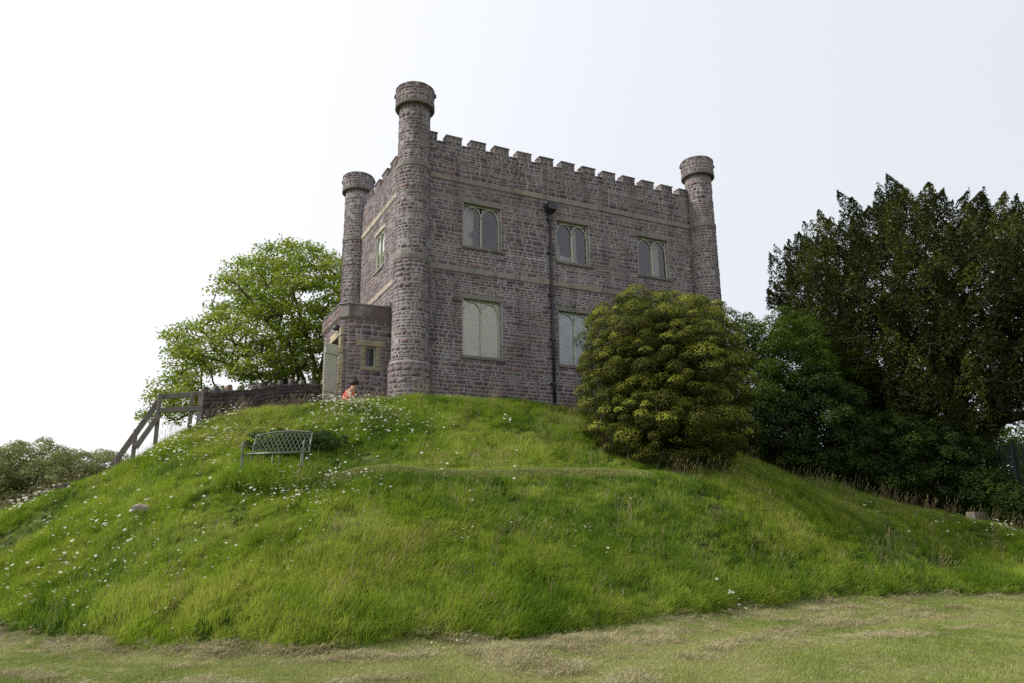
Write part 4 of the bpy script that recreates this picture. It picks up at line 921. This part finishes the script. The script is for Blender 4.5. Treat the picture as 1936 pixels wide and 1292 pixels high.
# kerb block, rock, litter
kp = at_r(1847, 962, 25.2); c = MB(); c.cur = (.19, .17, .15); c.bbox((kp[0]-.32, kp[1]-.12, kp[2]-.5), (kp[0]+.32, kp[1]+.14, kp[2]-.09), .012, jit=.006); tag(c.build('kerb_block', M_ash), 'pale squared kerb block half buried where the bank meets the hedge', 'kerb block')
def rock(name, px, py, s_, col, label, cat='stone'):
    P = hit(px, py, .12)
    while P is None: py += 6; P = hit(px, py, .12)
    b = MB(); b.cur = col; V = []; nu, nv = 10, 6
    for i in range(nv+1):
        for j in range(nu):
            ph = math.pi*i/nv; an = 2*math.pi*j/nu; k = 1+.25*math.sin(3*an+ph*2); V.append((P[0]+s_[0]*k*math.cos(an)*math.sin(ph), P[1]+s_[1]*k*math.sin(an)*math.sin(ph), P[2]+.14+s_[2]*math.cos(ph)))
    b.add(V, [(i*nu+j, i*nu+(j+1) % nu, (i+1)*nu+(j+1) % nu, (i+1)*nu+j) for i in range(nv) for j in range(nu)]); return tag(b.build(name, M_ash), label, cat)
rock('field_stone', 265, 965, (.17, .12, .09), (.33, .29, .25), 'pale flat stone poking out of the grass low on the bank below the handrail')
rock('dark_rock', 120, 912, (.18, .12, .10), (.035, .033, .035), 'small dark rock on the skyline at the end of the daisy drift')
# ------------------------------------------------------------------ crouching child
pp = at_r(663, 745, 20.9); pz = float(hz(pp[0], pp[1])); hd = at_r(667, 727, 20.9)
person = empty('person', (pp[0], pp[1], pz), 'dark haired child in a red T-shirt bending down among daisies before the porch', 'person')
rr_ = np.array([RT[0], RT[1], 0]); rr_ /= np.linalg.norm(rr_); ff = np.array([fw[0], fw[1], 0]); ff /= np.linalg.norm(ff)
H0 = hd[2]-pz
def Q(a, b, z): v = rr_*a+ff*b; return (v[0], v[1], z)
s = H0/.62
J = {'pel': (-.06, 0, .22), 'sp': (-.04, 0, .36), 'ch': (.0, 0, .47), 'nk': (.035, 0, .545), 'hd': (.06, 0, .61), 'ht': (.07, 0, .66),
     'shL': (.0, -.10, .49), 'elL': (.03, -.14, .37), 'haL': (.10, -.13, .30), 'shR': (.0, .10, .49), 'elR': (.03, .13, .38), 'haR': (.12, .10, .30),
     'hpL': (-.05, -.06, .20), 'knL': (.10, -.09, .22), 'anL': (.0, -.08, .03), 'ftL': (.08, -.08, .02), 'hpR': (-.05, .06, .20), 'knR': (.09, .09, .22), 'anR': (-.02, .08, .03), 'ftR': (.07, .08, .02)}
Rj = {'pel': .085, 'sp': .08, 'ch': .085, 'nk': .035, 'hd': .062, 'ht': .055, 'shL': .045, 'elL': .03, 'haL': .022, 'shR': .045, 'elR': .03, 'haR': .022, 'hpL': .07, 'knL': .048, 'anL': .03, 'ftL': .025, 'hpR': .07, 'knR': .048, 'anR': .03, 'ftR': .025}
E_ = [('pel', 'sp'), ('sp', 'ch'), ('ch', 'nk'), ('nk', 'hd'), ('hd', 'ht'), ('ch', 'shL'), ('shL', 'elL'), ('elL', 'haL'), ('ch', 'shR'), ('shR', 'elR'), ('elR', 'haR'), ('pel', 'hpL'), ('hpL', 'knL'), ('knL', 'anL'), ('anL', 'ftL'), ('pel', 'hpR'), ('hpR', 'knR'), ('knR', 'anR'), ('anR', 'ftR')]
ks = list(J)
def skinmesh(name, keys, edges, m, grow=1.0, shrinkz=None):
    me = bpy.data.meshes.new(name); me.from_pydata([Q(J[k][0]*s, J[k][1]*s, J[k][2]*s) for k in keys], [(keys.index(a), keys.index(b)) for a, b in edges], [])
    o = link(name, me, m, person); md = o.modifiers.new('skin', 'SKIN')
    sv = me.skin_vertices[0].data if me.skin_vertices else None
    if sv is None:
        bpy.context.view_layer.update(); me.skin_vertices.__len__()
    if me.skin_vertices:
        for i, k in enumerate(keys): me.skin_vertices[0].data[i].radius = (Rj[k]*s*grow,)*2
        me.skin_vertices[0].data[0].use_root = True
    o.modifiers.new('sub', 'SUBSURF').levels = 2; o.modifiers['sub'].render_levels = 2; return o
M_skin = mat('skin', (.50, .30, .22), .5); M_red = mat('red_shirt', (.75, .07, .05), .8); M_hair = mat('dark_hair', (.025, .018, .015), .6); M_short = mat('dark_shorts', (.05, .06, .09), .8)
def addskin(me_name):
    pass
def mkskin(name, keys, edges, m, grow):
    me = bpy.data.meshes.new(name); me.from_pydata([Q(J[k][0]*s, J[k][1]*s, J[k][2]*s) for k in keys], [(keys.index(a), keys.index(b)) for a, b in edges], [])
    o = link(name, me, m, person); bpy.context.view_layer.objects.active = o
    o.modifiers.new('skin', 'SKIN')
    if not me.skin_vertices:
        with bpy.context.temp_override(object=o, active_object=o): bpy.ops.mesh.customdata_skin_add()
    for i, k in enumerate(keys): me.skin_vertices[0].data[i].radius = (Rj[k]*s*grow,)*2
    me.skin_vertices[0].data[0].use_root = True; sb_ = o.modifiers.new('sub', 'SUBSURF'); sb_.levels = 1; sb_.render_levels = 2; return o
mkskin('body', ks, E_, M_skin, 1.0)
mkskin('shirt', ['ch', 'pel', 'sp', 'shL', 'shR'], [('pel', 'sp'), ('sp', 'ch'), ('ch', 'shL'), ('ch', 'shR')], M_red, 1.38)
mkskin('shorts', ['pel', 'hpL', 'hpR'], [('pel', 'hpL'), ('pel', 'hpR')], M_short, 1.2)
b = MB(); hc = np.array(Q(J['hd'][0]*s-.012, 0, (J['hd'][2]+.035)*s)); V = []; nu, nv = 16, 9
for i in range(nv+1):
    for j in range(nu):
        ph = math.pi*i/nv; an = 2*math.pi*j/nu; V.append(tuple(hc+np.array([math.cos(an)*math.sin(ph), math.sin(an)*math.sin(ph), math.cos(ph)*.95])*.074*s+np.array([pp[0], pp[1], pz])))
b.add(V, [(i*nu+j, i*nu+(j+1) % nu, (i+1)*nu+(j+1) % nu, (i+1)*nu+j) for i in range(nv-2) for j in range(nu)]); b.build('hair', M_hair, person, True)

# ------------------------------------------------------------------ grass (instanced clumps scattered over the ground)
M_grass = bpy.data.materials.new('grass_blades')
def grassmat(name, ramps, scale, trans=.45, hay=None):
    m = bpy.data.materials.new(name); m.use_nodes = True; nt = m.node_tree; nt.nodes.clear(); N = nt.nodes.new; L = nt.links.new
    o = N('ShaderNodeOutputMaterial'); g = N('ShaderNodeNewGeometry'); at = N('ShaderNodeAttribute'); at.attribute_name = 'Col'
    ti = N('ShaderNodeAttribute'); ti.attribute_name = 'tint'; ti.attribute_type = 'INSTANCER'
    n = N('ShaderNodeTexNoise'); n.inputs['Scale'].default_value = scale; n.inputs['Detail'].default_value = 4; L(g.outputs['Position'], n.inputs['Vector'])
    ad = N('ShaderNodeMath'); ad.operation = 'MULTIPLY_ADD'; L(ti.outputs['Fac'], ad.inputs[0]); ad.inputs[1].default_value = .55; 
    s2 = N('ShaderNodeMath'); s2.operation = 'MULTIPLY'; L(n.outputs[0], s2.inputs[0]); s2.inputs[1].default_value = .6; L(s2.outputs[0], ad.inputs[2])
    r = N('ShaderNodeValToRGB'); L(ad.outputs[0], r.inputs[0]); e = r.color_ramp.elements
    e[0].position = ramps[0][0]; e[0].color = (*ramps[0][1], 1); e[1].position = ramps[-1][0]; e[1].color = (*ramps[-1][1], 1)
    for p, c_ in ramps[1:-1]: x = e.new(p); x.color = (*c_, 1)
    mu = N('ShaderNodeMix'); mu.data_type = 'RGBA'; mu.blend_type = 'MULTIPLY'; mu.inputs[0].default_value = 1; L(r.outputs[0], mu.inputs[6]); L(at.outputs['Color'], mu.inputs[7])
    P = N('ShaderNodeBsdfPrincipled'); P.inputs['Roughness'].default_value = .5; P.inputs['Specular IOR Level'].default_value = .25; L(mu.outputs[2], P.inputs['Base Color'])
    t = N('ShaderNodeBsdfTranslucent'); L(mu.outputs[2], t.inputs[0]); k = N('ShaderNodeMixShader'); k.inputs[0].default_value = trans; L(P.outputs[0], k.inputs[1]); L(t.outputs[0], k.inputs[2]); L(k.outputs[0], o.inputs[0]); return m
M_long = grassmat('long_grass', [(.12, (.045, .10, .012)), (.34, (.135, .235, .018)), (.58, (.24, .345, .028)), (.88, (.38, .43, .075))], .55)
M_weed = grassmat('weeds', [(.2, (.04, .085, .012)), (.5, (.075, .145, .018)), (.85, (.13, .20, .03))], .8, .25)
M_short = grassmat('short_grass', [(.15, (.11, .17, .028)), (.45, (.20, .265, .05)), (.85, (.34, .36, .13))], .9, .3)
M_hay = grassmat('hay', [(.15, (.16, .14, .07)), (.5, (.32, .285, .145)), (.85, (.50, .46, .27))], 2.0, .2)
M_seed = grassmat('seed_stem', [(.2, (.22, .17, .09)), (.8, (.36, .28, .16))], 2.0, .3)
M_pet = mat('daisy_petal', (1, 1, 1), .7, attr=True, trans=.3)
def blades(name, n, rad, lmin, lmax, width, lean, m, flat=False, curl=.5, tip=1.15):
    V = []; Fc = []; C_ = []
    for i in range(n):
        a = random.uniform(0, 6.283); q = rad*math.sqrt(random.random()); b = np.array([q*math.cos(a), q*math.sin(a), -.03]); L_ = random.uniform(lmin, lmax)
        out_ = random.uniform(0, 6.283); dr = np.array([math.cos(out_), math.sin(out_), 0])*random.uniform(.1, curl)+np.array([1, 0, 0])*lean*random.uniform(.5, 1.3)
        dz = 1.0 if not flat else random.uniform(.02, .30); side = np.array([-math.sin(out_+1), math.cos(out_+1), 0]); w_ = width*random.uniform(.7, 1.3); k = len(V); sh = random.uniform(.75, 1.2)
        for t, ww in ((0, 1), (.38, .9), (.72, .6), (1, 0)):
            p = b+np.array([0, 0, dz])*L_*(t-.32*t*t*min(1.2, np.hypot(*dr[:2])*1.5))+dr*L_*(t**1.7 if not flat else t)
            if flat: p = p+np.array([0, 0, .012*math.sin(t*6+i)])
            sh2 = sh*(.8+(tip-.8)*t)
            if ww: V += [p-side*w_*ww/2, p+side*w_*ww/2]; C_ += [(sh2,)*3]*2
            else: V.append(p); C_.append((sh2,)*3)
        Fc += [(k, k+1, k+3, k+2), (k+2, k+3, k+5, k+4), (k+4, k+5, k+6, k+6)]
    me = bpy.data.meshes.new(name); me.from_pydata([tuple(v) for v in V], [], [f if f[2] != f[3] else f[:3] for f in Fc])
    ca = me.color_attributes.new('Col', 'FLOAT_COLOR', 'POINT'); ca.data.foreach_set('color', np.array([(*c_, 1) for c_ in C_], 'f').ravel()); me.materials.append(m)
    return bpy.data.objects.new(name, me)
def seedstem(name, n, rad, h, m):
    mb = MB()
    for i in range(n):
        x, y = random.uniform(-rad, rad), random.uniform(-rad, rad); hh = h*random.uniform(.7, 1.15); dx = random.uniform(.0, .12); dy = random.uniform(-.06, .06)
        mb.cur = (.8,)*3; mb.tube([(x, y, 0), (x+dx*.4, y+dy*.4, hh*.6), (x+dx, y+dy, hh)], [.0018, .0016, .001], 3, cap=False)
        mb.cur = (1.1,)*3; mb.tube([(x+dx*.8, y+dy*.8, hh*.86), (x+dx*.9, y+dy*.9, hh*.93), (x+dx*1.1, y+dy*1.1, hh*1.05)], [.002, .0045, .001], 4, cap=False)
    o = mb.build(name, m); COL.objects.unlink(o); return o
def daisy(name, h, s_, m_stem, petal=(.9, .9, .88), centre=(.75, .5, .05), nf=1, rad=0, petals=11):
    mb = MB()
    for q in range(nf):
        x, y = (random.uniform(-rad, rad), random.uniform(-rad, rad)); hh = h*random.uniform(.75, 1.15); dx, dy = random.uniform(-.06, .08), random.uniform(-.06, .06)
        mb.cur = (.07, .12, .02); mb.tube([(x, y, 0), (x+dx*.4, y+dy*.4, hh*.55), (x+dx, y+dy, hh)], .0022, 3, cap=False)
        nrm = Vector((random.uniform(-.7, .3), random.uniform(-.9, .1), 1)).normalized(); u = nrm.orthogonal().normalized(); v = nrm.cross(u); c0 = Vector((x+dx, y+dy, hh)); ss = s_*random.uniform(.75, 1.2)
        mb.cur = petal; nn = petals
        for k in range(nn):
            a = 6.283*k/nn; d = u*math.cos(a)+v*math.sin(a); e_ = u*-math.sin(a)+v*math.cos(a); w_ = ss*.26
            mb.add([c0+d*ss*.2, c0+d*ss*.7+e_*w_*.55-nrm*ss*.03, c0+d*ss-nrm*ss*.10, c0+d*ss*.7-e_*w_*.55-nrm*ss*.03], [(0, 1, 2, 3)])
        mb.cur = centre; mb.add([c0+(u*math.cos(6.283*k/6)+v*math.sin(6.283*k/6))*ss*.28+nrm*ss*.04 for k in range(6)]+[c0+nrm*ss*.12], [(k, (k+1) % 6, 6) for k in range(6)])
    o = mb.build(name, M_pet); COL.objects.unlink(o); return o
def scatter(name, pts, rots, scls, idxs, tints, protos, kindlabel=None):
    me = bpy.data.meshes.new(name); n = len(pts); me.vertices.add(n); me.vertices.foreach_set('co', np.asarray(pts, 'f').ravel())
    for nm, ty, ar, key in (('rot', 'FLOAT_VECTOR', rots, 'vector'), ('scl', 'FLOAT', scls, 'value'), ('idx', 'INT', idxs, 'value'), ('tint', 'FLOAT', tints, 'value')):
        a = me.attributes.new(nm, ty, 'POINT'); a.data.foreach_set(key, np.ascontiguousarray(ar, 'i' if ty == 'INT' else 'f').ravel())
    o = bpy.data.objects.new(name, me); COL.objects.link(o); pc = bpy.data.collections.new(name+'_clumps')
    for p in protos: pc.objects.link(p)
    ng = bpy.data.node_groups.new(name, 'GeometryNodeTree'); ng.interface.new_socket('Geometry', in_out='INPUT', socket_type='NodeSocketGeometry'); ng.interface.new_socket('Geometry', in_out='OUTPUT', socket_type='NodeSocketGeometry')
    N = ng.nodes.new; L = ng.links.new; gi = N('NodeGroupInput'); go = N('NodeGroupOutput'); ci = N('GeometryNodeCollectionInfo'); ci.inputs['Collection'].default_value = pc; ci.inputs['Separate Children'].default_value = True; ci.inputs['Reset Children'].default_value = True
    io = N('GeometryNodeInstanceOnPoints'); io.inputs['Pick Instance'].default_value = True
    def na(nm, ty): x = N('GeometryNodeInputNamedAttribute'); x.data_type = ty; x.inputs[0].default_value = nm; return x.outputs[0]
    L(gi.outputs[0], io.inputs['Points']); L(ci.outputs[0], io.inputs['Instance']); L(na('idx', 'INT'), io.inputs['Instance Index'])
    e2r = N('FunctionNodeEulerToRotation'); L(na('rot', 'FLOAT_VECTOR'), e2r.inputs[0]); L(e2r.outputs[0], io.inputs['Rotation']); L(na('scl', 'FLOAT'), io.inputs['Scale']); L(io.outputs[0], go.inputs[0])
    md = o.modifiers.new('scatter', 'NODES'); md.node_group = ng; return tag(o, kind='stuff')
def sector(n, ra, rb, t0, t1):
    th = RNG.uniform(t0, t1, n); r = RNG.uniform(ra, rb, n); return th, r, CP[0]+r*np.sin(th), CP[1]+r*np.cos(th)
T0 = thd(at_r(-150, 1000, 15)); T1 = thd(at_r(2100, 1000, 15))
def keepout(x, y):
    k = (x > -.1) & (x < BW+.1) & (y > -.05) & (y < BD)
    for c0 in TR: k |= np.hypot(x-c0[0], y-c0[1]) < .6
    k |= (x > PX) & (x < 0) & (y > PY0) & (y < PY1); return ~k
WIND = math.atan2(RT[1], RT[0])
# long grass
n = 95000; th, r, x, y = sector(n, 9.5, 31, T0, T1); er = edge_r(th)+(vnoise(x, y, .7, 12)-.5)*.4
ok = (r > er) & keepout(x, y) & (RNG.random(n) < np.where(r > 24, .5, 1)); th, r, x, y, er = (q[ok] for q in (th, r, x, y, er)); z = hz(x, y)
tall = vnoise(x, y, 1.3, 21)*.6+vnoise(x, y, .45, 22)*.4; low = np.exp(-((r-er-.6)/.5)**2)*.25
sc = .56+.50*tall+low; sc *= np.where(r-er < .15, .7, 1)
led = np.abs(r-np.interp(th, THN, RN[:, 2])-.45) < .6; sc = np.where(led & (th > thd(at_r(330, 900, 15))) & (th < thd(at_r(1350, 900, 15))), sc*.55, sc)
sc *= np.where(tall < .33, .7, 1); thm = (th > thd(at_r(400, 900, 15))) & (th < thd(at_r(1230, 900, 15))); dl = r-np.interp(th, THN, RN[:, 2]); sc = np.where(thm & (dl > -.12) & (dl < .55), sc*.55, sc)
tn = np.clip(.5+(vnoise(x, y, 1.8, 25)-.5)*.8+(vnoise(x, y, .35, 26)-.5)*.8+RNG.normal(size=len(x))*.2+np.where(thm & (dl > -.10) & (dl < .3), .30, 0)-np.where(thm & (dl < -.12) & (dl > -.42), .35, 0), 0, 1)  # paler tint on the worn lip; band below darkened as painted undercut shade
pth = thm & (dl > -.05) & (dl < .32)
sc = np.where(pth & (RNG.random(len(x)) < .8), .12, sc)
rot = np.stack([RNG.normal(size=len(x))*.12, .18+RNG.normal(size=len(x))*.14, WIND+RNG.normal(size=len(x))*.9], 1)
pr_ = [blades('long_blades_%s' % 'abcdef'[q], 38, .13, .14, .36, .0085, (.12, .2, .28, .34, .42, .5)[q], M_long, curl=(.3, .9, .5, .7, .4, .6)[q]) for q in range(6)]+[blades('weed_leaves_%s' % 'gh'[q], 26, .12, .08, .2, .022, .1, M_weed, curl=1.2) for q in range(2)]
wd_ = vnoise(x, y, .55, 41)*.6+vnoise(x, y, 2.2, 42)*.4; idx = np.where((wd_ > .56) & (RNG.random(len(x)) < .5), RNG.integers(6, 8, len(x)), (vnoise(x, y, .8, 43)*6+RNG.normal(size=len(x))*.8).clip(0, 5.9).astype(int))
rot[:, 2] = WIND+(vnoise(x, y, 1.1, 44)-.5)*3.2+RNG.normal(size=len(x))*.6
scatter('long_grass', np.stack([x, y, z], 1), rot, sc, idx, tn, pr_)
n = 1300; bxy = np.array([BL[:2]+(BR[:2]-BL[:2])*q for q in (0, .25, .5, .75, 1)]); nb2 = 700; q_ = RNG.random((nb2, 1))*1.5-.25; ex = BL[:2]+(BR-BL)[:2]*q_+ay[:2]*RNG.uniform(-.42, .55, (nb2, 1)); ex = ex[(ex[:, 0] > -99)]
scatter('bench_grass', np.stack([ex[:, 0], ex[:, 1], hz(ex[:, 0], ex[:, 1])], 1), np.stack([RNG.normal(size=len(ex))*.1, RNG.normal(size=len(ex))*.1, RNG.uniform(0, 6.3, len(ex))], 1), RNG.uniform(.85, 1.45, len(ex)), RNG.integers(0, 8, len(ex)), RNG.uniform(.1, .5, len(ex)), pr_)
k = RNG.choice(len(x), n, p=(w__ := (tall**2+(r > 18)*.35)/(tall**2+(r > 18)*.35).sum()), replace=False)
scatter('seeding_grass', np.stack([x[k], y[k], z[k]], 1), rot[k], RNG.uniform(.7, 1.2, n), RNG.integers(0, 3, n), RNG.random(n), [seedstem('seed_stems', 6, .12, .50, M_seed) for _ in range(3)])
# worn terrace line across the mound
n = 5200; tt_ = RNG.uniform(thd(at_r(400, 900, 15)), thd(at_r(1230, 900, 15)), n); rr2 = np.interp(tt_, THN, RN[:, 2])+RNG.uniform(-.06, .34, n); x2 = CP[0]+rr2*np.sin(tt_); y2 = CP[1]+rr2*np.cos(tt_)
scatter('terrace_turf', np.stack([x2, y2, hz(x2, y2)], 1), np.stack([np.zeros(n), np.zeros(n), RNG.uniform(0, 6.28, n)], 1), RNG.uniform(.8, 1.4, n), RNG.integers(0, 4, n), RNG.uniform(.45, 1, n), [blades('terrace_blades', 26, .09, .03, .09, .006, .1, M_short, curl=.9) for _ in range(4)])
# mown grass and clippings
n = 90000; th, r, x, y = sector(n, 6.0, 24, T0, T1); er = edge_r(th)+(vnoise(x, y, .7, 12)-.5)*.4
ok = r < er+.1; th, r, x, y, er = (q[ok] for q in (th, r, x, y, er)); z = hz(x, y)
row = vnoise(er-r+vnoise(x, y, 1.8, 31)*1.4, th*2.0, .62, 32); pat = vnoise(x, y, .38, 33); p2 = vnoise(x, y, 1.1, 34)
edgeb = np.exp(-((er-r)/.5)**2)
hayw = np.clip((row-.54)*6, 0, 1)*np.clip((pat*.6+p2*.4-.30)*2.6, 0, 1)+.9*edgeb*np.clip((pat-.25)*2, 0, 1)
rnd = RNG.random(len(x)); gs = rnd > np.clip(hayw*.5, 0, .45); 
tn = np.clip(.45+(vnoise(x, y, 1.2, 35)-.5)*.9+RNG.normal(size=len(x))*.15+.15*(r < 12), 0, 1); rz = RNG.uniform(0, 6.28, len(x)); zr = np.zeros(len(x))
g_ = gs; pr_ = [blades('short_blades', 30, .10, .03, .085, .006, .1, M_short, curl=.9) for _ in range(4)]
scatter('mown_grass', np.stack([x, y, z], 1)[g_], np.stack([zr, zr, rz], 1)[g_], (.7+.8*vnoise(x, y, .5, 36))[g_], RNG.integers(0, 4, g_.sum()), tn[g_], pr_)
h_ = (RNG.random(len(x)) < np.clip(hayw*.62+.10, 0, 1)); pr_ = [blades('hay_strands', 30, .10, .06, .16, .005, .2, M_hay, flat=True, curl=1.0) for _ in range(4)]
zz = z+.02+.10*np.clip(hayw-.3, 0, 1)*RNG.random(len(x)); tb = RNG.normal(size=(len(x), 2))*.22
scatter('hay_clippings', np.stack([x, y, zz], 1)[h_], np.stack([tb[:, 0], tb[:, 1], rz], 1)[h_], (.6+.75*hayw.clip(0, 1))[h_], RNG.integers(0, 4, h_.sum()), (RNG.random(len(x))*.5+.5*pat)[h_], pr_)
# daisies in drifts
D_ = []
def drift(n, poly_c, sx, sy, ang=0):
    for _ in range(int(n*1.5)):
        a, b = random.gauss(0, 1), random.gauss(0, 1); px = poly_c[0]+a*sx*math.cos(ang)-b*sy*math.sin(ang); py = poly_c[1]+a*sx*math.sin(ang)+b*sy*math.cos(ang)
        P = hit(px, py, .30)
        if P is not None and keepout(P[0], P[1]) and math.hypot(P[0]-CP[0], P[1]-CP[1]) < 24: D_.append(P)
for a in [(110, (665, 762), 38, 9, .05), (60, (700, 778), 40, 14), (55, (620, 752), 30, 6), (35, (450, 768), 16, 5, -.5), (70, (360, 808), 48, 9, -.65), (45, (320, 850), 35, 16), (120, (75, 925), 38, 6, -.5), (95, (570, 915), 45, 18), (60, (620, 895), 60, 14), (40, (500, 900), 60, 25), (60, (420, 820), 40, 22), (60, (760, 800), 70, 25), (40, (640, 810), 60, 20), (7, (840, 880), 8, 7), (8, (960, 790), 5, 3),
          (60, (150, 1000), 90, 50), (80, (300, 1020), 120, 70), (45, (100, 1100), 70, 40), (50, (560, 1050), 70, 70), (25, (330, 1110), 60, 40), (14, (555, 1045), 12, 12), (5, (1105, 990), 8, 4), (25, (850, 970), 90, 60), (10, (870, 1180), 20, 8), (18, (1800, 985), 60, 10), (45, (1900, 990), 30, 10), (12, (1650, 950), 30, 12), (10, (1000, 1000), 160, 80), (14, (1380, 1130), 40, 18)]: drift(*a)
P = np.array(D_); n = len(P); bigr = np.hypot(P[:, 0]-CP[0], P[:, 1]-CP[1])
dsc = RNG.uniform(.75, 1.1, n)*np.clip((bigr-8.5)/7.5, .42, 1); scatter('oxeye_daisies', P, np.stack([np.zeros(n), np.zeros(n), RNG.normal(size=n)*.4], 1), dsc, RNG.integers(0, 5, n), RNG.random(n), [daisy('daisy', .36, .030, None) for _ in range(5)])
D_ = []
for a in [(90, (640, 772), 140, 18), (60, (400, 830), 70, 40), (50, (560, 880), 120, 8), (60, (900, 874), 160, 4), (40, (1100, 960), 160, 60), (20, (440, 1120), 200, 50), (25, (1330, 905), 30, 10), (14, (945, 1100), 20, 14), (30, (1450, 1000), 200, 50), (25, (1890, 985), 30, 8)]: drift(*a)
P = np.array(D_); n = len(P)
scatter('buttercups', P, np.stack([np.zeros(n)]*2+[RNG.uniform(0, 6, n)], 1), RNG.uniform(.7, 1.1, n), RNG.integers(0, 3, n), RNG.random(n), [daisy('buttercup', .32, .014, None, (.8, .42, .01), (.7, .35, .01), petals=5) for _ in range(3)])
D_ = []
for a in [(42, (868, 1072), 22, 9), (8, (935, 1075), 12, 4), (16, (1230, 1060), 30, 5), (60, (1790, 975), 18, 7), (8, (1720, 965), 20, 6)]: drift(*a)
P = np.array(D_); n = len(P)
scatter('clover_flowers', P, np.stack([np.zeros(n)]*2+[RNG.uniform(0, 6, n)], 1), RNG.uniform(.7, 1.1, n), RNG.integers(0, 3, n), RNG.random(n), [daisy('clover', .30, .016, None, (.38, .16, .26), (.34, .14, .22), petals=8) for _ in range(3)])
D_ = []
for _ in range(26):
    P = at_y(random.gauss(1075, 9), random.gauss(744, 5), -.12); P[2] = float(hz(P[0], P[1])); D_.append(P)
P = np.array(D_); n = len(P)
scatter('pink_wallflowers', P, np.stack([np.zeros(n)]*2+[RNG.uniform(0, 6, n)], 1), RNG.uniform(.9, 1.6, n), RNG.integers(0, 2, n), RNG.random(n), [daisy('pink_flower', .42, .02, None, (.55, .12, .30), (.5, .1, .3), petals=6) for _ in range(2)])
print('scene built', len(bpy.data.objects))
